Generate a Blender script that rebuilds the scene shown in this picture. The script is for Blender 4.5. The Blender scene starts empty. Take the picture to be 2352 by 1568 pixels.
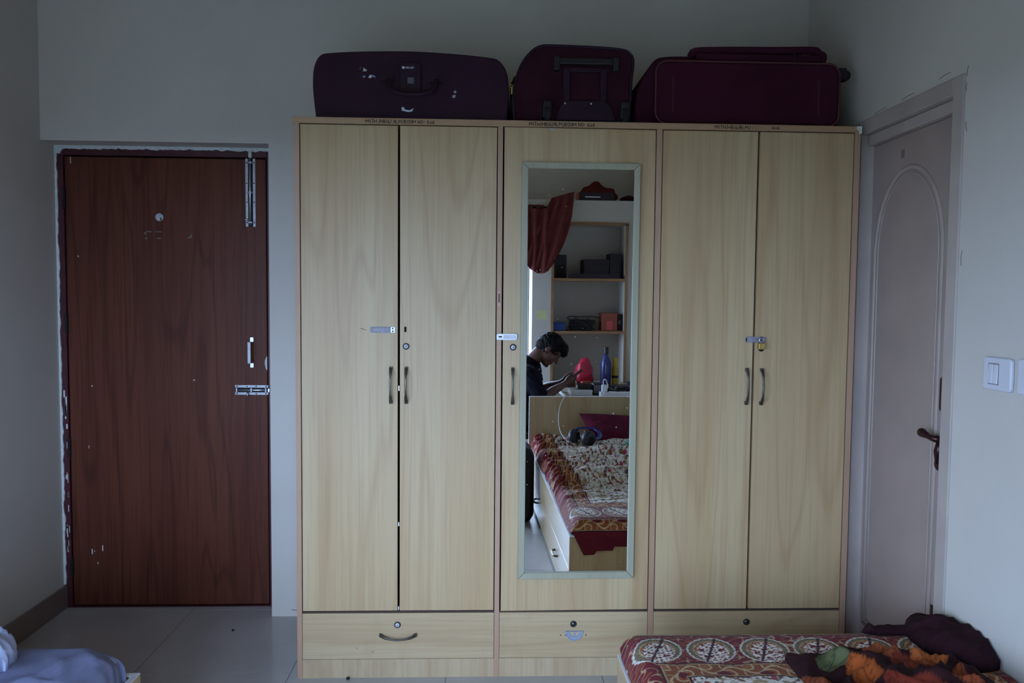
import bpy, bmesh, math, random
import numpy as np
from mathutils import Vector, Matrix, noise

random.seed(7)
D = bpy.data
SC = bpy.context.scene
COL = SC.collection

# ------------------------------------------------------------------ camera
cam_d = D.cameras.new('camera'); cam = D.objects.new('camera', cam_d); COL.objects.link(cam)
cam_d.sensor_width = 36.0; cam_d.lens = 1760.08 * 36.0 / 2352.0; cam_d.clip_start = 0.02
yaw, pitch, roll = math.radians(2.1063), math.radians(-3.0779), math.radians(0.5173)
f_ = Vector((math.sin(yaw)*math.cos(pitch), math.cos(yaw)*math.cos(pitch), math.sin(pitch)))
r_ = Vector((math.cos(yaw), -math.sin(yaw), 0)); u_ = r_.cross(f_)
r2 = r_*math.cos(roll) + u_*math.sin(roll); u2 = u_*math.cos(roll) - r_*math.sin(roll)
cam.matrix_world = Matrix(((r2.x, u2.x, -f_.x, 0.6971), (r2.y, u2.y, -f_.y, -2.8596), (r2.z, u2.z, -f_.z, 1.4387), (0, 0, 0, 1)))
SC.camera = cam

# ------------------------------------------------------------------ world, light, exposure
W = D.worlds.new('overcast_sky'); SC.world = W; W.use_nodes = True
bg = W.node_tree.nodes['Background']
bg.inputs['Color'].default_value = (0.57, 0.765, 1.18, 1); bg.inputs['Strength'].default_value = 8.0
WIB = (-1.15, 0.47, 0.04, 1.92)       # glazed balcony door in the far wall: x0 x1 z0 z1
WIN = (0.70, 1.213, 0.30, 1.92)       # window in the far wall: x0 x1 z0 z1
WIL = (-3.50, -2.00, 0.12, 1.95)      # window in the left wall: y0 y1 z0 z1
def portal(w, h, loc, rot):
    ld = D.lights.new('window_portal', 'AREA'); ld.shape = 'RECTANGLE'; ld.size = w; ld.size_y = h; ld.cycles.is_portal = True
    lo = D.objects.new('window_portal', ld); COL.objects.link(lo); lo.location = loc; lo.rotation_euler = rot
portal(WIN[1]-WIN[0], WIN[3]-WIN[2], ((WIN[0]+WIN[1])/2, -3.97, (WIN[2]+WIN[3])/2), (math.radians(-90), 0, math.radians(180)))
portal(WIB[1]-WIB[0], WIB[3]-WIB[2], ((WIB[0]+WIB[1])/2, -3.97, (WIB[2]+WIB[3])/2), (math.radians(-90), 0, math.radians(180)))
portal(WIL[1]-WIL[0], WIL[3]-WIL[2], (-1.44, (WIL[0]+WIL[1])/2, (WIL[2]+WIL[3])/2), (math.radians(90), 0, math.radians(-90)))
SC.view_settings.view_transform = 'Standard'; SC.view_settings.look = 'None'
SC.view_settings.exposure = 1.40; SC.view_settings.gamma = 1.0; SC.view_settings.use_curve_mapping = False

# ------------------------------------------------------------------ helpers
def lin(c):
    out = []
    for v in c[:3]:
        v = v/255.0
        out.append(v/12.92 if v <= 0.04045 else ((v+0.055)/1.055)**2.4)
    return (*out, 1.0)

class N:                                            # tiny node helper
    def __init__(self, name):
        self.m = D.materials.new(name); self.m.use_nodes = True
        self.t = self.m.node_tree; self.b = self.t.nodes['Principled BSDF']
    def n(self, typ, ins=None, **kw):
        nd = self.t.nodes.new(typ)
        for k, v in kw.items(): setattr(nd, k, v)
        for k, v in (ins or {}).items():
            s = nd.inputs[k]
            if hasattr(v, 'is_output') or isinstance(v, bpy.types.NodeSocket): self.t.links.new(v, s)
            else: s.default_value = v
        return nd
    def set(self, k, v):
        s = self.b.inputs[k]
        if isinstance(v, bpy.types.NodeSocket): self.t.links.new(v, s)
        else: s.default_value = v
    def math(self, op, a, b=0.0, c=0.0):
        return self.n('ShaderNodeMath', {0: a, 1: b, 2: c}, operation=op).outputs[0]
    def coords(self, kind='Object', scale=(1, 1, 1), rnd=0.0, rot=(0, 0, 0)):
        tc = self.n('ShaderNodeTexCoord'); v = tc.outputs[kind]
        if rnd:
            oi = self.n('ShaderNodeObjectInfo')
            off = self.n('ShaderNodeVectorMath', {0: (rnd, rnd*1.7, rnd*0.6), 'Scale': oi.outputs['Random']}, operation='SCALE').outputs[0]
            v = self.n('ShaderNodeVectorMath', {0: v, 1: off}, operation='ADD').outputs[0]
        return self.n('ShaderNodeMapping', {'Vector': v, 'Scale': scale, 'Rotation': rot}).outputs[0]
    def noise(self, vec, scale, detail=4.0, rough=0.5, dist=0.0):
        return self.n('ShaderNodeTexNoise', {'Vector': vec, 'Scale': scale, 'Detail': detail, 'Roughness': rough, 'Distortion': dist}).outputs['Fac']
    def ramp(self, fac, stops):
        r = self.n('ShaderNodeValToRGB', {'Fac': fac}); e = r.color_ramp.elements
        while len(e) < len(stops): e.new(0.5)
        for i, (p, c) in enumerate(stops): e[i].position = p; e[i].color = c
        return r.outputs['Color']
    def mix(self, fac, a, b, mode='MIX'):
        nd = self.n('ShaderNodeMix', data_type='RGBA', blend_type=mode)
        for i, v in ((0, fac), (6, a), (7, b)):
            if isinstance(v, bpy.types.NodeSocket): self.t.links.new(v, nd.inputs[i])
            else: nd.inputs[i].default_value = v
        return nd.outputs[2]
    def bump(self, h, strength=0.2, dist=0.002):
        self.set('Normal', self.n('ShaderNodeBump', {'Height': h, 'Strength': strength, 'Distance': dist}).outputs[0])

def mat(name, c, rough=0.5, metal=0.0, var=0.08, vs=8.0, bump=0.0, bs=120.0, spec=0.5, rnd=5.0):
    k = N(name); col = lin(c)
    v = k.coords('Object', rnd=rnd)
    if var:
        d = tuple(x*(1-var*1.6) for x in col[:3])+(1,); l = tuple(min(1, x*(1+var)) for x in col[:3])+(1,)
        k.set('Base Color', k.ramp(k.noise(v, vs, 5), [(0.3, d), (0.7, l)]))
    else: k.set('Base Color', col)
    k.set('Roughness', rough); k.set('Metallic', metal); k.set('Specular IOR Level', spec)
    if bump: k.bump(k.noise(v, bs, 3), bump)
    return k.m

def wood(name, light, mid, dark, axis='z', rough=0.4, ring=14.0, stretch=0.16, sc=3.2, line=0.5, streak=0.35, spec=0.4, stain=0.0):
    k = N(name); s = [1, 1, 1]; s['xyz'.index(axis)] = stretch
    v = k.coords('Object', tuple(s), rnd=9.0)
    base = k.noise(v, sc, 1.5, 0.4, 0.25)
    rings = k.math('PINGPONG', k.math('MULTIPLY', base, ring), 1.0)
    s2 = [90, 90, 90]; s2['xyz'.index(axis)] = 2.2
    fine = k.noise(k.coords('Object', tuple(s2), rnd=9.0), 1.0, 3, 0.6)
    s3 = [7, 7, 7]; s3['xyz'.index(axis)] = 0.35
    broad = k.noise(k.coords('Object', tuple(s3), rnd=9.0), 1.0, 2, 0.5)
    c = k.ramp(broad, [(0.32, lin(mid)), (0.68, lin(light))])
    edge = k.ramp(rings, [(0.0, (1, 1, 1, 1)), (0.30, (0, 0, 0, 1))])
    c = k.mix(k.math('MULTIPLY', edge, line), c, lin(dark))
    c = k.mix(k.math('MULTIPLY', k.ramp(fine, [(0.45, (0, 0, 0, 1)), (0.7, (1, 1, 1, 1))]), streak), c, lin(dark))
    if stain:
        st = k.noise(k.coords('Object', (6, 6, 3), rnd=4.0), 1.0, 5, 0.6)
        c = k.mix(k.math('MULTIPLY', k.ramp(st, [(0.55, (0, 0, 0, 1)), (0.8, (1, 1, 1, 1))]), stain), c, lin((120, 84, 48)))
    k.set('Base Color', c); k.set('Roughness', rough); k.set('Specular IOR Level', spec)
    k.bump(fine, 0.04, 0.001)
    return k.m

class MB:
    def __init__(self): self.v = []; self.f = []
    def add(self, vs, fs):
        o = len(self.v); self.v += [Vector(p) for p in vs]; self.f += [tuple(i+o for i in f) for f in fs]; return self
    def box(self, x0, x1, y0, y1, z0, z1):
        return self.add([(x0,y0,z0),(x1,y0,z0),(x1,y1,z0),(x0,y1,z0),(x0,y0,z1),(x1,y0,z1),(x1,y1,z1),(x0,y1,z1)],
                        [(3,2,1,0),(4,5,6,7),(0,1,5,4),(1,2,6,5),(2,3,7,6),(3,0,4,7)])
    def tube(self, pts, rad, n=10, flat=None, cap=True):
        pts = [Vector(p) for p in pts]; R = rad if isinstance(rad, (list, tuple)) else [rad]*len(pts)
        up = Vector(flat) if flat else None; rings = []; prev = None
        for i, p in enumerate(pts):
            t = (pts[min(i+1, len(pts)-1)] - pts[max(i-1, 0)])
            t = t.normalized() if t.length > 1e-9 else Vector((0, 0, 1))
            if prev is None:
                a = up or (Vector((0, 0, 1)) if abs(t.z) < 0.9 else Vector((1, 0, 0)))
                s = t.cross(a).normalized()
            else: s = (prev - t*prev.dot(t)).normalized()
            prev = s; w = t.cross(s)
            ry = R[i] if not isinstance(R[i], tuple) else R[i][0]; rz = R[i] if not isinstance(R[i], tuple) else R[i][1]
            rings.append([p + s*math.cos(2*math.pi*k/n)*ry + w*math.sin(2*math.pi*k/n)*rz for k in range(n)])
        vs = [q for r in rings for q in r]; fs = []
        for i in range(len(rings)-1):
            for k in range(n):
                fs.append((i*n+k, i*n+(k+1) % n, (i+1)*n+(k+1) % n, (i+1)*n+k))
        if cap: fs += [tuple(range(n))[::-1], tuple(range((len(rings)-1)*n, len(rings)*n))]
        return self.add(vs, fs)
    def cyl(self, p0, p1, r0, r1=None, n=20): return self.tube([p0, p1], [r0, r0 if r1 is None else r1], n)
    def ring(self, c, axis, R, r, n=28, m=8):
        c = Vector(c); a = Vector(axis).normalized(); s = a.orthogonal().normalized(); t = a.cross(s); vs = []; fs = []
        for i in range(n):
            d = s*math.cos(2*math.pi*i/n)+t*math.sin(2*math.pi*i/n)
            for j in range(m): vs.append(c + d*(R + r*math.cos(2*math.pi*j/m)) + a*r*math.sin(2*math.pi*j/m))
        for i in range(n):
            for j in range(m): fs.append((i*m+j, ((i+1) % n)*m+j, ((i+1) % n)*m+(j+1) % m, i*m+(j+1) % m))
        return self.add(vs, fs)
    def lathe(self, c, prof, n=24, axis=(0, 0, 1)):
        c = Vector(c); a = Vector(axis).normalized()
        return self.tube([c + a*h for r, h in prof], [max(r, 1e-4) for r, h in prof], n)
    def ball(self, c, r, M=None, n=16, m=10):
        c = Vector(c); r = (r, r, r) if not isinstance(r, tuple) else r; vs = []; fs = []
        for j in range(m+1):
            th = math.pi*j/m
            for i in range(n):
                ph = 2*math.pi*i/n
                p = Vector((math.sin(th)*math.cos(ph)*r[0], math.sin(th)*math.sin(ph)*r[1], math.cos(th)*r[2]))
                vs.append(c + (M @ p if M else p))
        for j in range(m):
            for i in range(n): fs.append((j*n+i, (j+1)*n+i, (j+1)*n+(i+1) % n, j*n+(i+1) % n))
        return self.add(vs, fs)
    def prism(self, poly, axis, a0, a1):            # poly in the two other axes (x,z) / (y,z) / (x,y)
        def P(q, a): return {'y': (q[0], a, q[1]), 'x': (a, q[0], q[1]), 'z': (q[0], q[1], a)}[axis]
        n = len(poly)
        return self.add([P(q, a0) for q in poly]+[P(q, a1) for q in poly],
                        [tuple(range(n)), tuple(range(n, 2*n))[::-1]]+[(i, i+n, (i+1) % n+n, (i+1) % n) for i in range(n)])
    def xf(self, fn): self.v = [Vector(fn(p)) for p in self.v]; return self

WLOC = {}
def reg(o, w): WLOC[o.name] = Vector(w)
def build(mb, name, m, parent=None, bevel=0.0, smooth=False, seg=2, origin=None, weld=False):
    me = D.meshes.new(name)
    if origin is None:
        xs = [p.x for p in mb.v]; ys = [p.y for p in mb.v]; zs = [p.z for p in mb.v]
        origin = Vector(((min(xs)+max(xs))/2, (min(ys)+max(ys))/2, min(zs)))
    me.from_pydata([p-origin for p in mb.v], [], mb.f)
    bm = bmesh.new(); bm.from_mesh(me)
    if weld: bmesh.ops.remove_doubles(bm, verts=bm.verts, dist=1e-5)
    bmesh.ops.recalc_face_normals(bm, faces=bm.faces); bm.to_mesh(me); bm.free()
    me.materials.append(m)
    if smooth: me.polygons.foreach_set('use_smooth', [True]*len(me.polygons))
    o = D.objects.new(name, me); COL.objects.link(o); reg(o, origin)
    o.location = origin
    if parent: o.parent = parent; o.location = origin - WLOC[parent.name]
    if bevel:
        b = o.modifiers.new('bevel', 'BEVEL'); b.width = bevel; b.segments = seg; b.limit_method = 'ANGLE'; b.angle_limit = math.radians(35)
        if seg > 1:
            me.polygons.foreach_set('use_smooth', [True]*len(me.polygons)); b.harden_normals = True
    return o
def tag(o, label, cat, group=None):
    o['label'] = label; o['category'] = cat
    if group: o['group'] = group
    return o
def thing(name, label, cat, loc, group=None):
    o = D.objects.new(name, None); COL.objects.link(o); o.location = loc; reg(o, loc); o.empty_display_size = 0.1
    return tag(o, label, cat, group)
def struct(o): o['kind'] = 'structure'; return o
def sroot(name, loc):
    o = D.objects.new(name, None); COL.objects.link(o); o.location = loc; reg(o, loc); return struct(o)
def lab(o, s): o['label'] = s; return o
B = lambda *a: MB().box(*a)
def rrect(x0, x1, z0, z1, r, n=6):
    out = []
    for cx, cz, a0 in ((x1-r, z1-r, 0), (x0+r, z1-r, 90), (x0+r, z0+r, 180), (x1-r, z0+r, 270)):
        for i in range(n+1):
            a = math.radians(a0+90*i/n); out.append((cx+r*math.cos(a), cz+r*math.sin(a)))
    return out
def smoothpath(pts, n=6):
    P = [Vector(p) for p in pts]; out = []
    for i in range(len(P)-1):
        p0, p1, p2, p3 = P[max(i-1, 0)], P[i], P[i+1], P[min(i+2, len(P)-1)]
        for k in range(n):
            t = k/n
            out.append(0.5*((2*p1)+(p2-p0)*t+(2*p0-5*p1+4*p2-p3)*t*t+(3*p1-p0-3*p2+p3)*t**3))
    return out+[P[-1]]

# ------------------------------------------------------------------ materials
def wall_mat():
    k = N('wall_paint'); v = k.coords('Object')
    c = k.ramp(k.noise(v, 1.3, 6, 0.6), [(0.3, lin((194, 187, 178))), (0.7, lin((203, 197, 188)))])
    k.set('Base Color', c); k.set('Roughness', 0.75); k.set('Specular IOR Level', 0.25)
    k.bump(k.noise(v, 140, 4, 0.6), 0.12, 0.002); return k.m
M_WALL = wall_mat()
M_CEIL = mat('ceiling_paint', (198, 182, 154), 0.85, var=0.03)
def tile_mat():
    k = N('floor_tile'); v = k.coords('Object', rnd=6.0)
    k.set('Base Color', k.ramp(k.noise(v, 3, 6, 0.6), [(0.3, lin((176, 172, 170))), (0.7, lin((188, 184, 182)))]))
    k.set('Roughness', k.ramp(k.noise(v, 9, 4), [(0.3, (0.16,)*3+(1,)), (0.7, (0.24,)*3+(1,))])); k.set('Specular IOR Level', 0.5); return k.m
M_TILE = tile_mat()
M_GROUT = mat('grout', (70, 68, 70), 0.9)
M_SKIRT = mat('skirting_tile', (128, 112, 104), 0.35, var=0.06)
M_LAM = wood('maple_laminate', (185, 163, 126), (176, 148, 109), (151, 115, 76), 'z', 0.42, ring=11, stretch=0.10, sc=5.0, line=0.30, streak=0.30)
M_LAMH = wood('maple_laminate_horizontal', (185, 163, 128), (177, 152, 116), (151, 117, 81), 'x', 0.42, ring=11, stretch=0.10, sc=5.0, line=0.30, streak=0.30, stain=0.25)
M_PLINTH = wood('maple_plinth', (185, 164, 131), (178, 153, 119), (151, 119, 83), 'z', 0.45, ring=11, stretch=0.10, sc=5.0, line=0.30, streak=0.30, stain=0.35)
M_LAMY = wood('maple_laminate_lengthwise', (185, 163, 128), (177, 152, 116), (151, 117, 81), 'y', 0.28, ring=11, stretch=0.10, sc=5.0, line=0.30, streak=0.30, spec=0.6)
M_EDGE = wood('pinkish_edge_band', (176, 142, 116), (166, 130, 104), (140, 102, 80), 'z', 0.5, line=0.1, streak=0.2)
M_EDGEX = wood('pinkish_edge_band_top', (176, 144, 112), (166, 130, 98), (140, 102, 74), 'x', 0.5, line=0.1, streak=0.2)
M_INSIDE = mat('carcass_inside', (60, 40, 38), 0.8)
M_MFRAME = wood('greenish_mirror_frame', (160, 156, 134), (150, 147, 124), (128, 124, 98), 'z', 0.5, line=0.1, streak=0.25)
M_DOOR = wood('dark_teak_door', (100, 56, 40), (88, 47, 35), (60, 28, 24), 'z', 0.42, ring=13, stretch=0.075, sc=6.5, line=0.5, streak=0.5, spec=0.15)
M_MAROON = mat('maroon_frame_paint', (70, 22, 30), 0.45, var=0.15, vs=20)
M_CHIP = mat('white_plaster_chip', (205, 208, 206), 0.9, var=0.1, vs=60, bump=0.3)
M_STEEL = mat('brushed_steel', (190, 192, 198), 0.32, 1.0, var=0.1, vs=40)
M_STEELD = mat('dull_zinc', (150, 148, 160), 0.45, 1.0, var=0.15, vs=60)
M_ALU = mat('painted_silver', (176, 178, 184), 0.45, 0.3, var=0.1, vs=60)
M_HANDLE = mat('antique_pewter', (104, 100, 92), 0.38, 0.85, var=0.2, vs=30)
M_BLK = mat('black_plastic', (24, 20, 26), 0.45, var=0.15, vs=30)
M_BLKM = mat('dark_matte', (20, 14, 20), 0.8, var=0.2, vs=20)
M_BRASS = mat('brass', (196, 166, 92), 0.35, 0.8, var=0.1, vs=40)
M_BARREL = mat('lock_barrel', (206, 206, 212), .4, .15, var=0)
M_ZINC = mat('old_zinc', (142, 138, 148), .6, .2, var=.2, vs=80)
M_BRIGHT = mat('bright_zinc', (196, 198, 202), .4, .35, var=.12, vs=80)
M_MARK = mat('marker_ink', (20, 14, 18), 0.7, var=0)
M_MARKF = mat('faded_ink', (120, 92, 78), 0.8, var=0)
M_WHITE = mat('white_plastic', (215, 216, 222), 0.4, var=0.03)
M_SWITCH = mat('switch_plastic', (206, 206, 214), 0.35, var=0.04)
M_IVORY = mat('painted_frame', (176, 164, 156), 0.5, var=0.07, vs=6, bump=0.15, bs=60)
M_LEAF = mat('painted_door_leaf', (160, 142, 134), 0.5, var=0.06, vs=4)
M_MOULD = mat('moulding_highlight_paint', (166, 149, 141), 0.45, var=0.05)  # leaf paint lightened, so the moulding's highlight is in its colour
M_BRONZE = mat('dark_bronze', (62, 34, 34), 0.35, 0.6, var=0.2, vs=30)
M_TEXT = mat('white_print', (200, 205, 215), 0.6, var=0)

def mirror_mat():
    k = N('mirror_glass'); k.set('Base Color', (0.93, 0.95, 0.94, 1)); k.set('Metallic', 1.0); k.set('Roughness', 0.006)
    v = k.coords('Object', (1, 1, 1))
    vo = k.n('ShaderNodeTexVoronoi', {'Vector': v, 'Scale': 75.0, 'Randomness': 1.0}, feature='F1')
    dens = k.noise(k.coords('Object', (5, 5, 4)), 1.0, 3)
    rad = k.math('MULTIPLY', k.math('SUBTRACT', dens, 0.42), 0.9)
    dots = k.math('LESS_THAN', vo.outputs['Distance'], rad)
    pick = k.math('GREATER_THAN', k.n('ShaderNodeSeparateColor', {0: vo.outputs['Color']}).outputs[0], 0.80)
    fac = k.math('MULTIPLY', k.math('MULTIPLY', dots, pick), 0.45)
    dust = k.n('ShaderNodeBsdfDiffuse', {'Color': lin((210, 212, 220))})
    mx = k.n('ShaderNodeMixShader', {0: fac, 1: k.b.outputs[0], 2: dust.outputs[0]})
    k.t.links.new(mx.outputs[0], k.t.nodes['Material Output'].inputs[0]); return k.m
M_MIRROR = mirror_mat()
def glass_mat():
    k = N('window_glass'); t = k.n('ShaderNodeBsdfTransparent', {'Color': (0.95, 0.97, 0.96, 1)}); g = k.n('ShaderNodeBsdfGlossy', {'Roughness': 0.02})
    mx = k.n('ShaderNodeMixShader', {0: 0.06, 1: t.outputs[0], 2: g.outputs[0]})
    k.t.links.new(mx.outputs[0], k.t.nodes['Material Output'].inputs[0]); return k.m
M_GLASS = glass_mat()
def attr_mat(name, rough=0.85, bs=500, bstr=0.15, sheen=0.0):
    k = N(name); a = k.n('ShaderNodeVertexColor', layer_name='print')
    v = k.coords('Object'); nz = k.ramp(k.noise(v, 60, 4), [(0.3, (0.86,)*3+(1,)), (0.7, (1, 1, 1, 1))])
    k.set('Base Color', k.mix(1.0, a.outputs[0], nz, 'MULTIPLY')); k.set('Roughness', rough); k.set('Specular IOR Level', 0.2)
    k.set('Sheen Weight', sheen); k.set('Sheen Roughness', .4); k.bump(k.noise(v, bs, 2), bstr, 0.001); return k.m
M_PRINT = attr_mat('block_print_cotton', sheen=.08)
M_PRINT2 = attr_mat('leaf_print_fleece')
def cloth(name, c, var=0.15, rough=0.9, vs=14): return mat(name, c, rough, var=var, vs=vs, bump=0.3, bs=400, spec=0.15)

# ------------------------------------------------------------------ setting
XL, XR, YB, YF, ZC = -1.23, 2.134, 0.576, -3.6, 3.0
floor = struct(build(B(XL-.2, XR+.3, -4.0, YB+.3, -0.1, -0.0015), 'floor', M_GROUT))
TS = 0.598; proto = None
for i in range(-2, 7):
    for j in range(-8, 3):
        x0 = -0.635 + TS*i; y0 = 0.055 + TS*j
        a0, a1, b0, b1 = max(x0, XL-.01)+.001, min(x0+TS, XR+.06)-.001, max(y0, YF-.05)+.001, min(y0+TS, YB+.25)-.001
        if a1-a0 < .01 or b1-b0 < .01: continue
        full = abs(a1-a0-TS+.002) < 1e-4 and abs(b1-b0-TS+.002) < 1e-4
        if full and proto:
            o = proto.copy(); COL.objects.link(o); o.parent = floor
            o.location = Vector(((a0+a1)/2, (b0+b1)/2, -0.0014)) - WLOC[floor.name]
        else:
            o = build(B(a0, a1, b0, b1, -0.0014, 0.0), 'tile', M_TILE, floor)
            if full: proto = o
struct(build(B(XL-.2, XR+.3, -4.2, YB+.3, ZC, ZC+.1), 'ceiling', M_CEIL))
ly0, ly1, lz0, lz1 = WIL
struct(build(MB().box(XL-.2, XL, -4.1, ly0, 0, ZC).box(XL-.2, XL, ly1, YB+.3, 0, ZC).box(XL-.2, XL, ly0, ly1, 0, lz0).box(XL-.2, XL, ly0, ly1, lz1, ZC), 'wall_left', M_WALL))
AX, AZ = -0.253, 2.114
mb = MB().box(AX, XR+.2, YB, YB+.25, 0, ZC).box(XL, AX, YB, YB+.25, AZ, ZC).box(XL, AX, YB+.2, YB+.25, 0, AZ)
struct(build(mb, 'wall_back', M_WALL))
# right wall with the recess of the bathroom door
RY0, RY1, RZ = -0.578, 0.10, 2.131
mb = MB().box(XR, XR+.2, -4.1, RY0, 0, ZC).box(XR, XR+.2, RY1, YB+.0, 0, ZC).box(XR, XR+.2, RY0, RY1, RZ, ZC).box(XR+.12, XR+.2, RY0, RY1, 0, RZ)
struct(build(mb, 'wall_right', M_WALL))
# far wall: window opening, shelf niche, ledge on top
x0, x1, z0, z1 = WIN; NX0, NX1, NZ0, NZ1, LZ = 1.384, 2.008, 0.70, 2.04, 2.236
mb = MB()
p0, p1, q0, q1 = WIB
mb.box(XL, p0, -3.95, YF, 0, LZ).box(p0, p1, -3.95, YF, 0, q0).box(p0, p1, -3.95, YF, q1, LZ).box(p1, x0, -3.95, YF, 0, LZ)
mb.box(x0, x1, -3.95, YF, 0, z0).box(x0, x1, -3.95, YF, z1, LZ).box(x1, NX0, -3.95, YF, 0, LZ)
mb.box(NX0, NX1, -3.95, YF, 0, NZ0).box(NX0, NX1, -3.95, YF, NZ1, LZ).box(NX1, XR, -3.95, YF, 0, LZ).box(NX0, NX1, -3.95, -3.9, NZ0, NZ1)
mb.box(XL, XR, -4.1, -3.95, LZ, ZC)
struct(build(mb, 'wall_far', M_WALL))
struct(build(B(XL, XL+.012, YF, YB+.125, 0, 0.107), 'baseboard_left', M_SKIRT, bevel=.002, seg=1))
struct(build(B(XR-.012, XR, YF, RY0-.005, 0, 0.107), 'baseboard_right', M_SKIRT, bevel=.002, seg=1))
# window
M_WF = mat('window_frame_paint', (200, 202, 206), 0.4, var=0.03)
def far_window(name, x0, x1, z0, z1, n):
    wn = sroot(name, ((x0+x1)/2, -3.93, z0))
    for a, b, c, d in ((x0, x0+.05, z0, z1), (x1-.05, x1, z0, z1), (x0+.05, x1-.05, z0, z0+.05), (x0+.05, x1-.05, z1-.05, z1)):
        build(B(a, b, -3.945, -3.895, c, d), 'window_frame', M_WF, wn, bevel=.003, seg=1)
    for k in range(1, n): xm = x0+(x1-x0)*k/n; build(B(xm-.025, xm+.025, -3.94, -3.9, z0+.05, z1-.05), 'mullion', M_WF, wn, bevel=.003, seg=1)
    for k in range(n): build(B(x0+(x1-x0)*k/n+.03, x0+(x1-x0)*(k+1)/n-.03, -3.922, -3.918, z0+.04, z1-.04), 'pane', M_GLASS, wn)
far_window('window_1', *WIN, 1); far_window('window_3', *WIB, 2)
wn = sroot('window_2', (XL-.17, (ly0+ly1)/2, lz0)); xf0, xf1 = XL-.19, XL-.14
for a, b, c, d in ((ly0, ly0+.05, lz0, lz1), (ly1-.05, ly1, lz0, lz1), (ly0+.05, ly1-.05, lz0, lz0+.05), (ly0+.05, ly1-.05, lz1-.05, lz1)):
    build(B(xf0, xf1, a, b, c, d), 'window_frame', M_WF, wn, bevel=.003, seg=1)
for k in (1, 2): ym = ly0+(ly1-ly0)*k/3; build(B(xf0+.005, xf1-.005, ym-.025, ym+.025, lz0+.05, lz1-.05), 'mullion', M_WF, wn, bevel=.003, seg=1)
for k in range(3):
    build(B(xf0+.023, xf0+.027, ly0+(ly1-ly0)*k/3+.03, ly0+(ly1-ly0)*(k+1)/3-.03, lz0+.04, lz1-.04), 'pane', M_GLASS, wn)
g = build(B(-300, 300, -300, 300, -18.2, -18), 'ground_outside', mat('ground_outside', (70, 74, 60), 0.95, var=0.3, vs=0.2)); struct(g)

# ---- entrance door (dark teak, in the alcove)
d1 = sroot('door_1', (-0.74, 0.70, 0)); DY = 0.69
fr = MB().box(XL+.001, -1.196, DY-.004, .775, 0, 2.112).box(-0.292, AX-.001, DY-.004, .775, 0, 2.112).box(-1.196, -.292, DY-.004, .775, 2.072, 2.112)
build(fr, 'door_frame', M_MAROON, d1, bevel=.002, seg=1)
leaf = build(B(-1.193, -0.298, DY+.004, .73, 0.010, 2.066), 'door_leaf', M_DOOR, d1, bevel=.002, seg=1)
build(B(XL, AX, DY-.002, .77, 0, .006), 'threshold', M_MAROON, d1)
# plaster edge above and beside the frame (ragged)
def ragged(name, pts_fn, n, y0, y1, parent, m):
    mb = MB(); A = []; Bp = []
    for i in range(n+1):
        p, q = pts_fn(i/n); A.append(p); Bp.append(q)
    vs = [];
    for p, q in zip(A, Bp): vs += [(p[0], y0, p[1]), (q[0], y0, q[1]), (p[0], y1, p[1]), (q[0], y1, q[1])]
    fs = []
    for i in range(n):
        a = i*4; b = a+4; fs += [(a, b, b+1, a+1), (a+1, b+1, b+3, a+3), (a+3, b+3, b+2, a+2), (a+2, b+2, b, a)]
    fs += [(0, 1, 3, 2), (n*4, n*4+2, n*4+3, n*4+1)]
    return build(mb.add(vs, fs), name, m, parent)
nz = lambda a, s=0.0: noise.noise(Vector((a, s, 0.37)))
ragged('plaster_edge', lambda t: ((XL+.001+t*.974, 2.1135), (XL+.001+t*.974, 2.099+.006*nz(t*40)+.004*nz(t*130, 3)-(.022 if t < .03 else 0))), 90, DY-.012, DY-.004, d1, M_CHIP)
ragged('plaster_edge', lambda t: ((XL+.0005, .112+t*1.98), (XL+.011+.005*nz(t*30, 5)+.004*nz(t*110, 9), .112+t*1.98)), 120, DY-.010, DY-.004, d1, M_CHIP)
for i in range(26):                                # paint chips on the jamb
    z = random.choice([random.uniform(.25, .62), random.uniform(.12, .85), random.uniform(.9, 1.0)]); x = random.uniform(-1.212, -1.199); w = random.uniform(.001, .0035); h = random.uniform(.004, .024)
    build(B(x-w, x+w, DY-.0055, DY-.0042, z-h, z+h), 'paint_chip', M_CHIP, d1)
for (x, z, w, h) in ((-1.105, .262, .0022, .012), (-1.057, .278, .0022, .013), (-1.094, .264, .002, .002), (-1.08, .208, .002, .005), (-1.14, 1.62, .002, .003), (-1.11, .75, .001, .007), (-1.165, 2.05, .0015, .014), (-.63, 1.06, .004, .002), (-1.09, 1.03, .002, .004), (-.277+.003, .4, .002, .006), (-.273, .26, .003, .012)):
    build(B(x-w, x+w, DY-.006 if x > -.29 else DY+.002, DY+.0042 if x < -.29 else DY-.0042, z-h, z+h), 'paint_chip', M_CHIP, d1)
for z0_, z1_ in ((1.83, 1.93), (1.27, 1.362), (.70, .795), (.15, .238)):
    h = MB(); k = 5; dz = (z1_-z0_)/k
    for i in range(k): h.cyl((-1.194, DY-.006, z0_+i*dz+.0012), (-1.194, DY-.006, z0_+(i+1)*dz-.0012), .0065, n=10)
    build(h, 'hinge', M_BLKM, d1, smooth=False)
build(MB().lathe((-.775, DY+.004, 1.80), [(.017, 0), (.018, -.004), (.014, -.006), (.0, -.006)], 24, (0, 1, 0)), 'peephole', M_ALU, d1)
build(B(-.770, -.764, DY-.0035, DY-.002, 1.785, 1.797), 'peephole_cover', M_BLK, d1)
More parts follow.
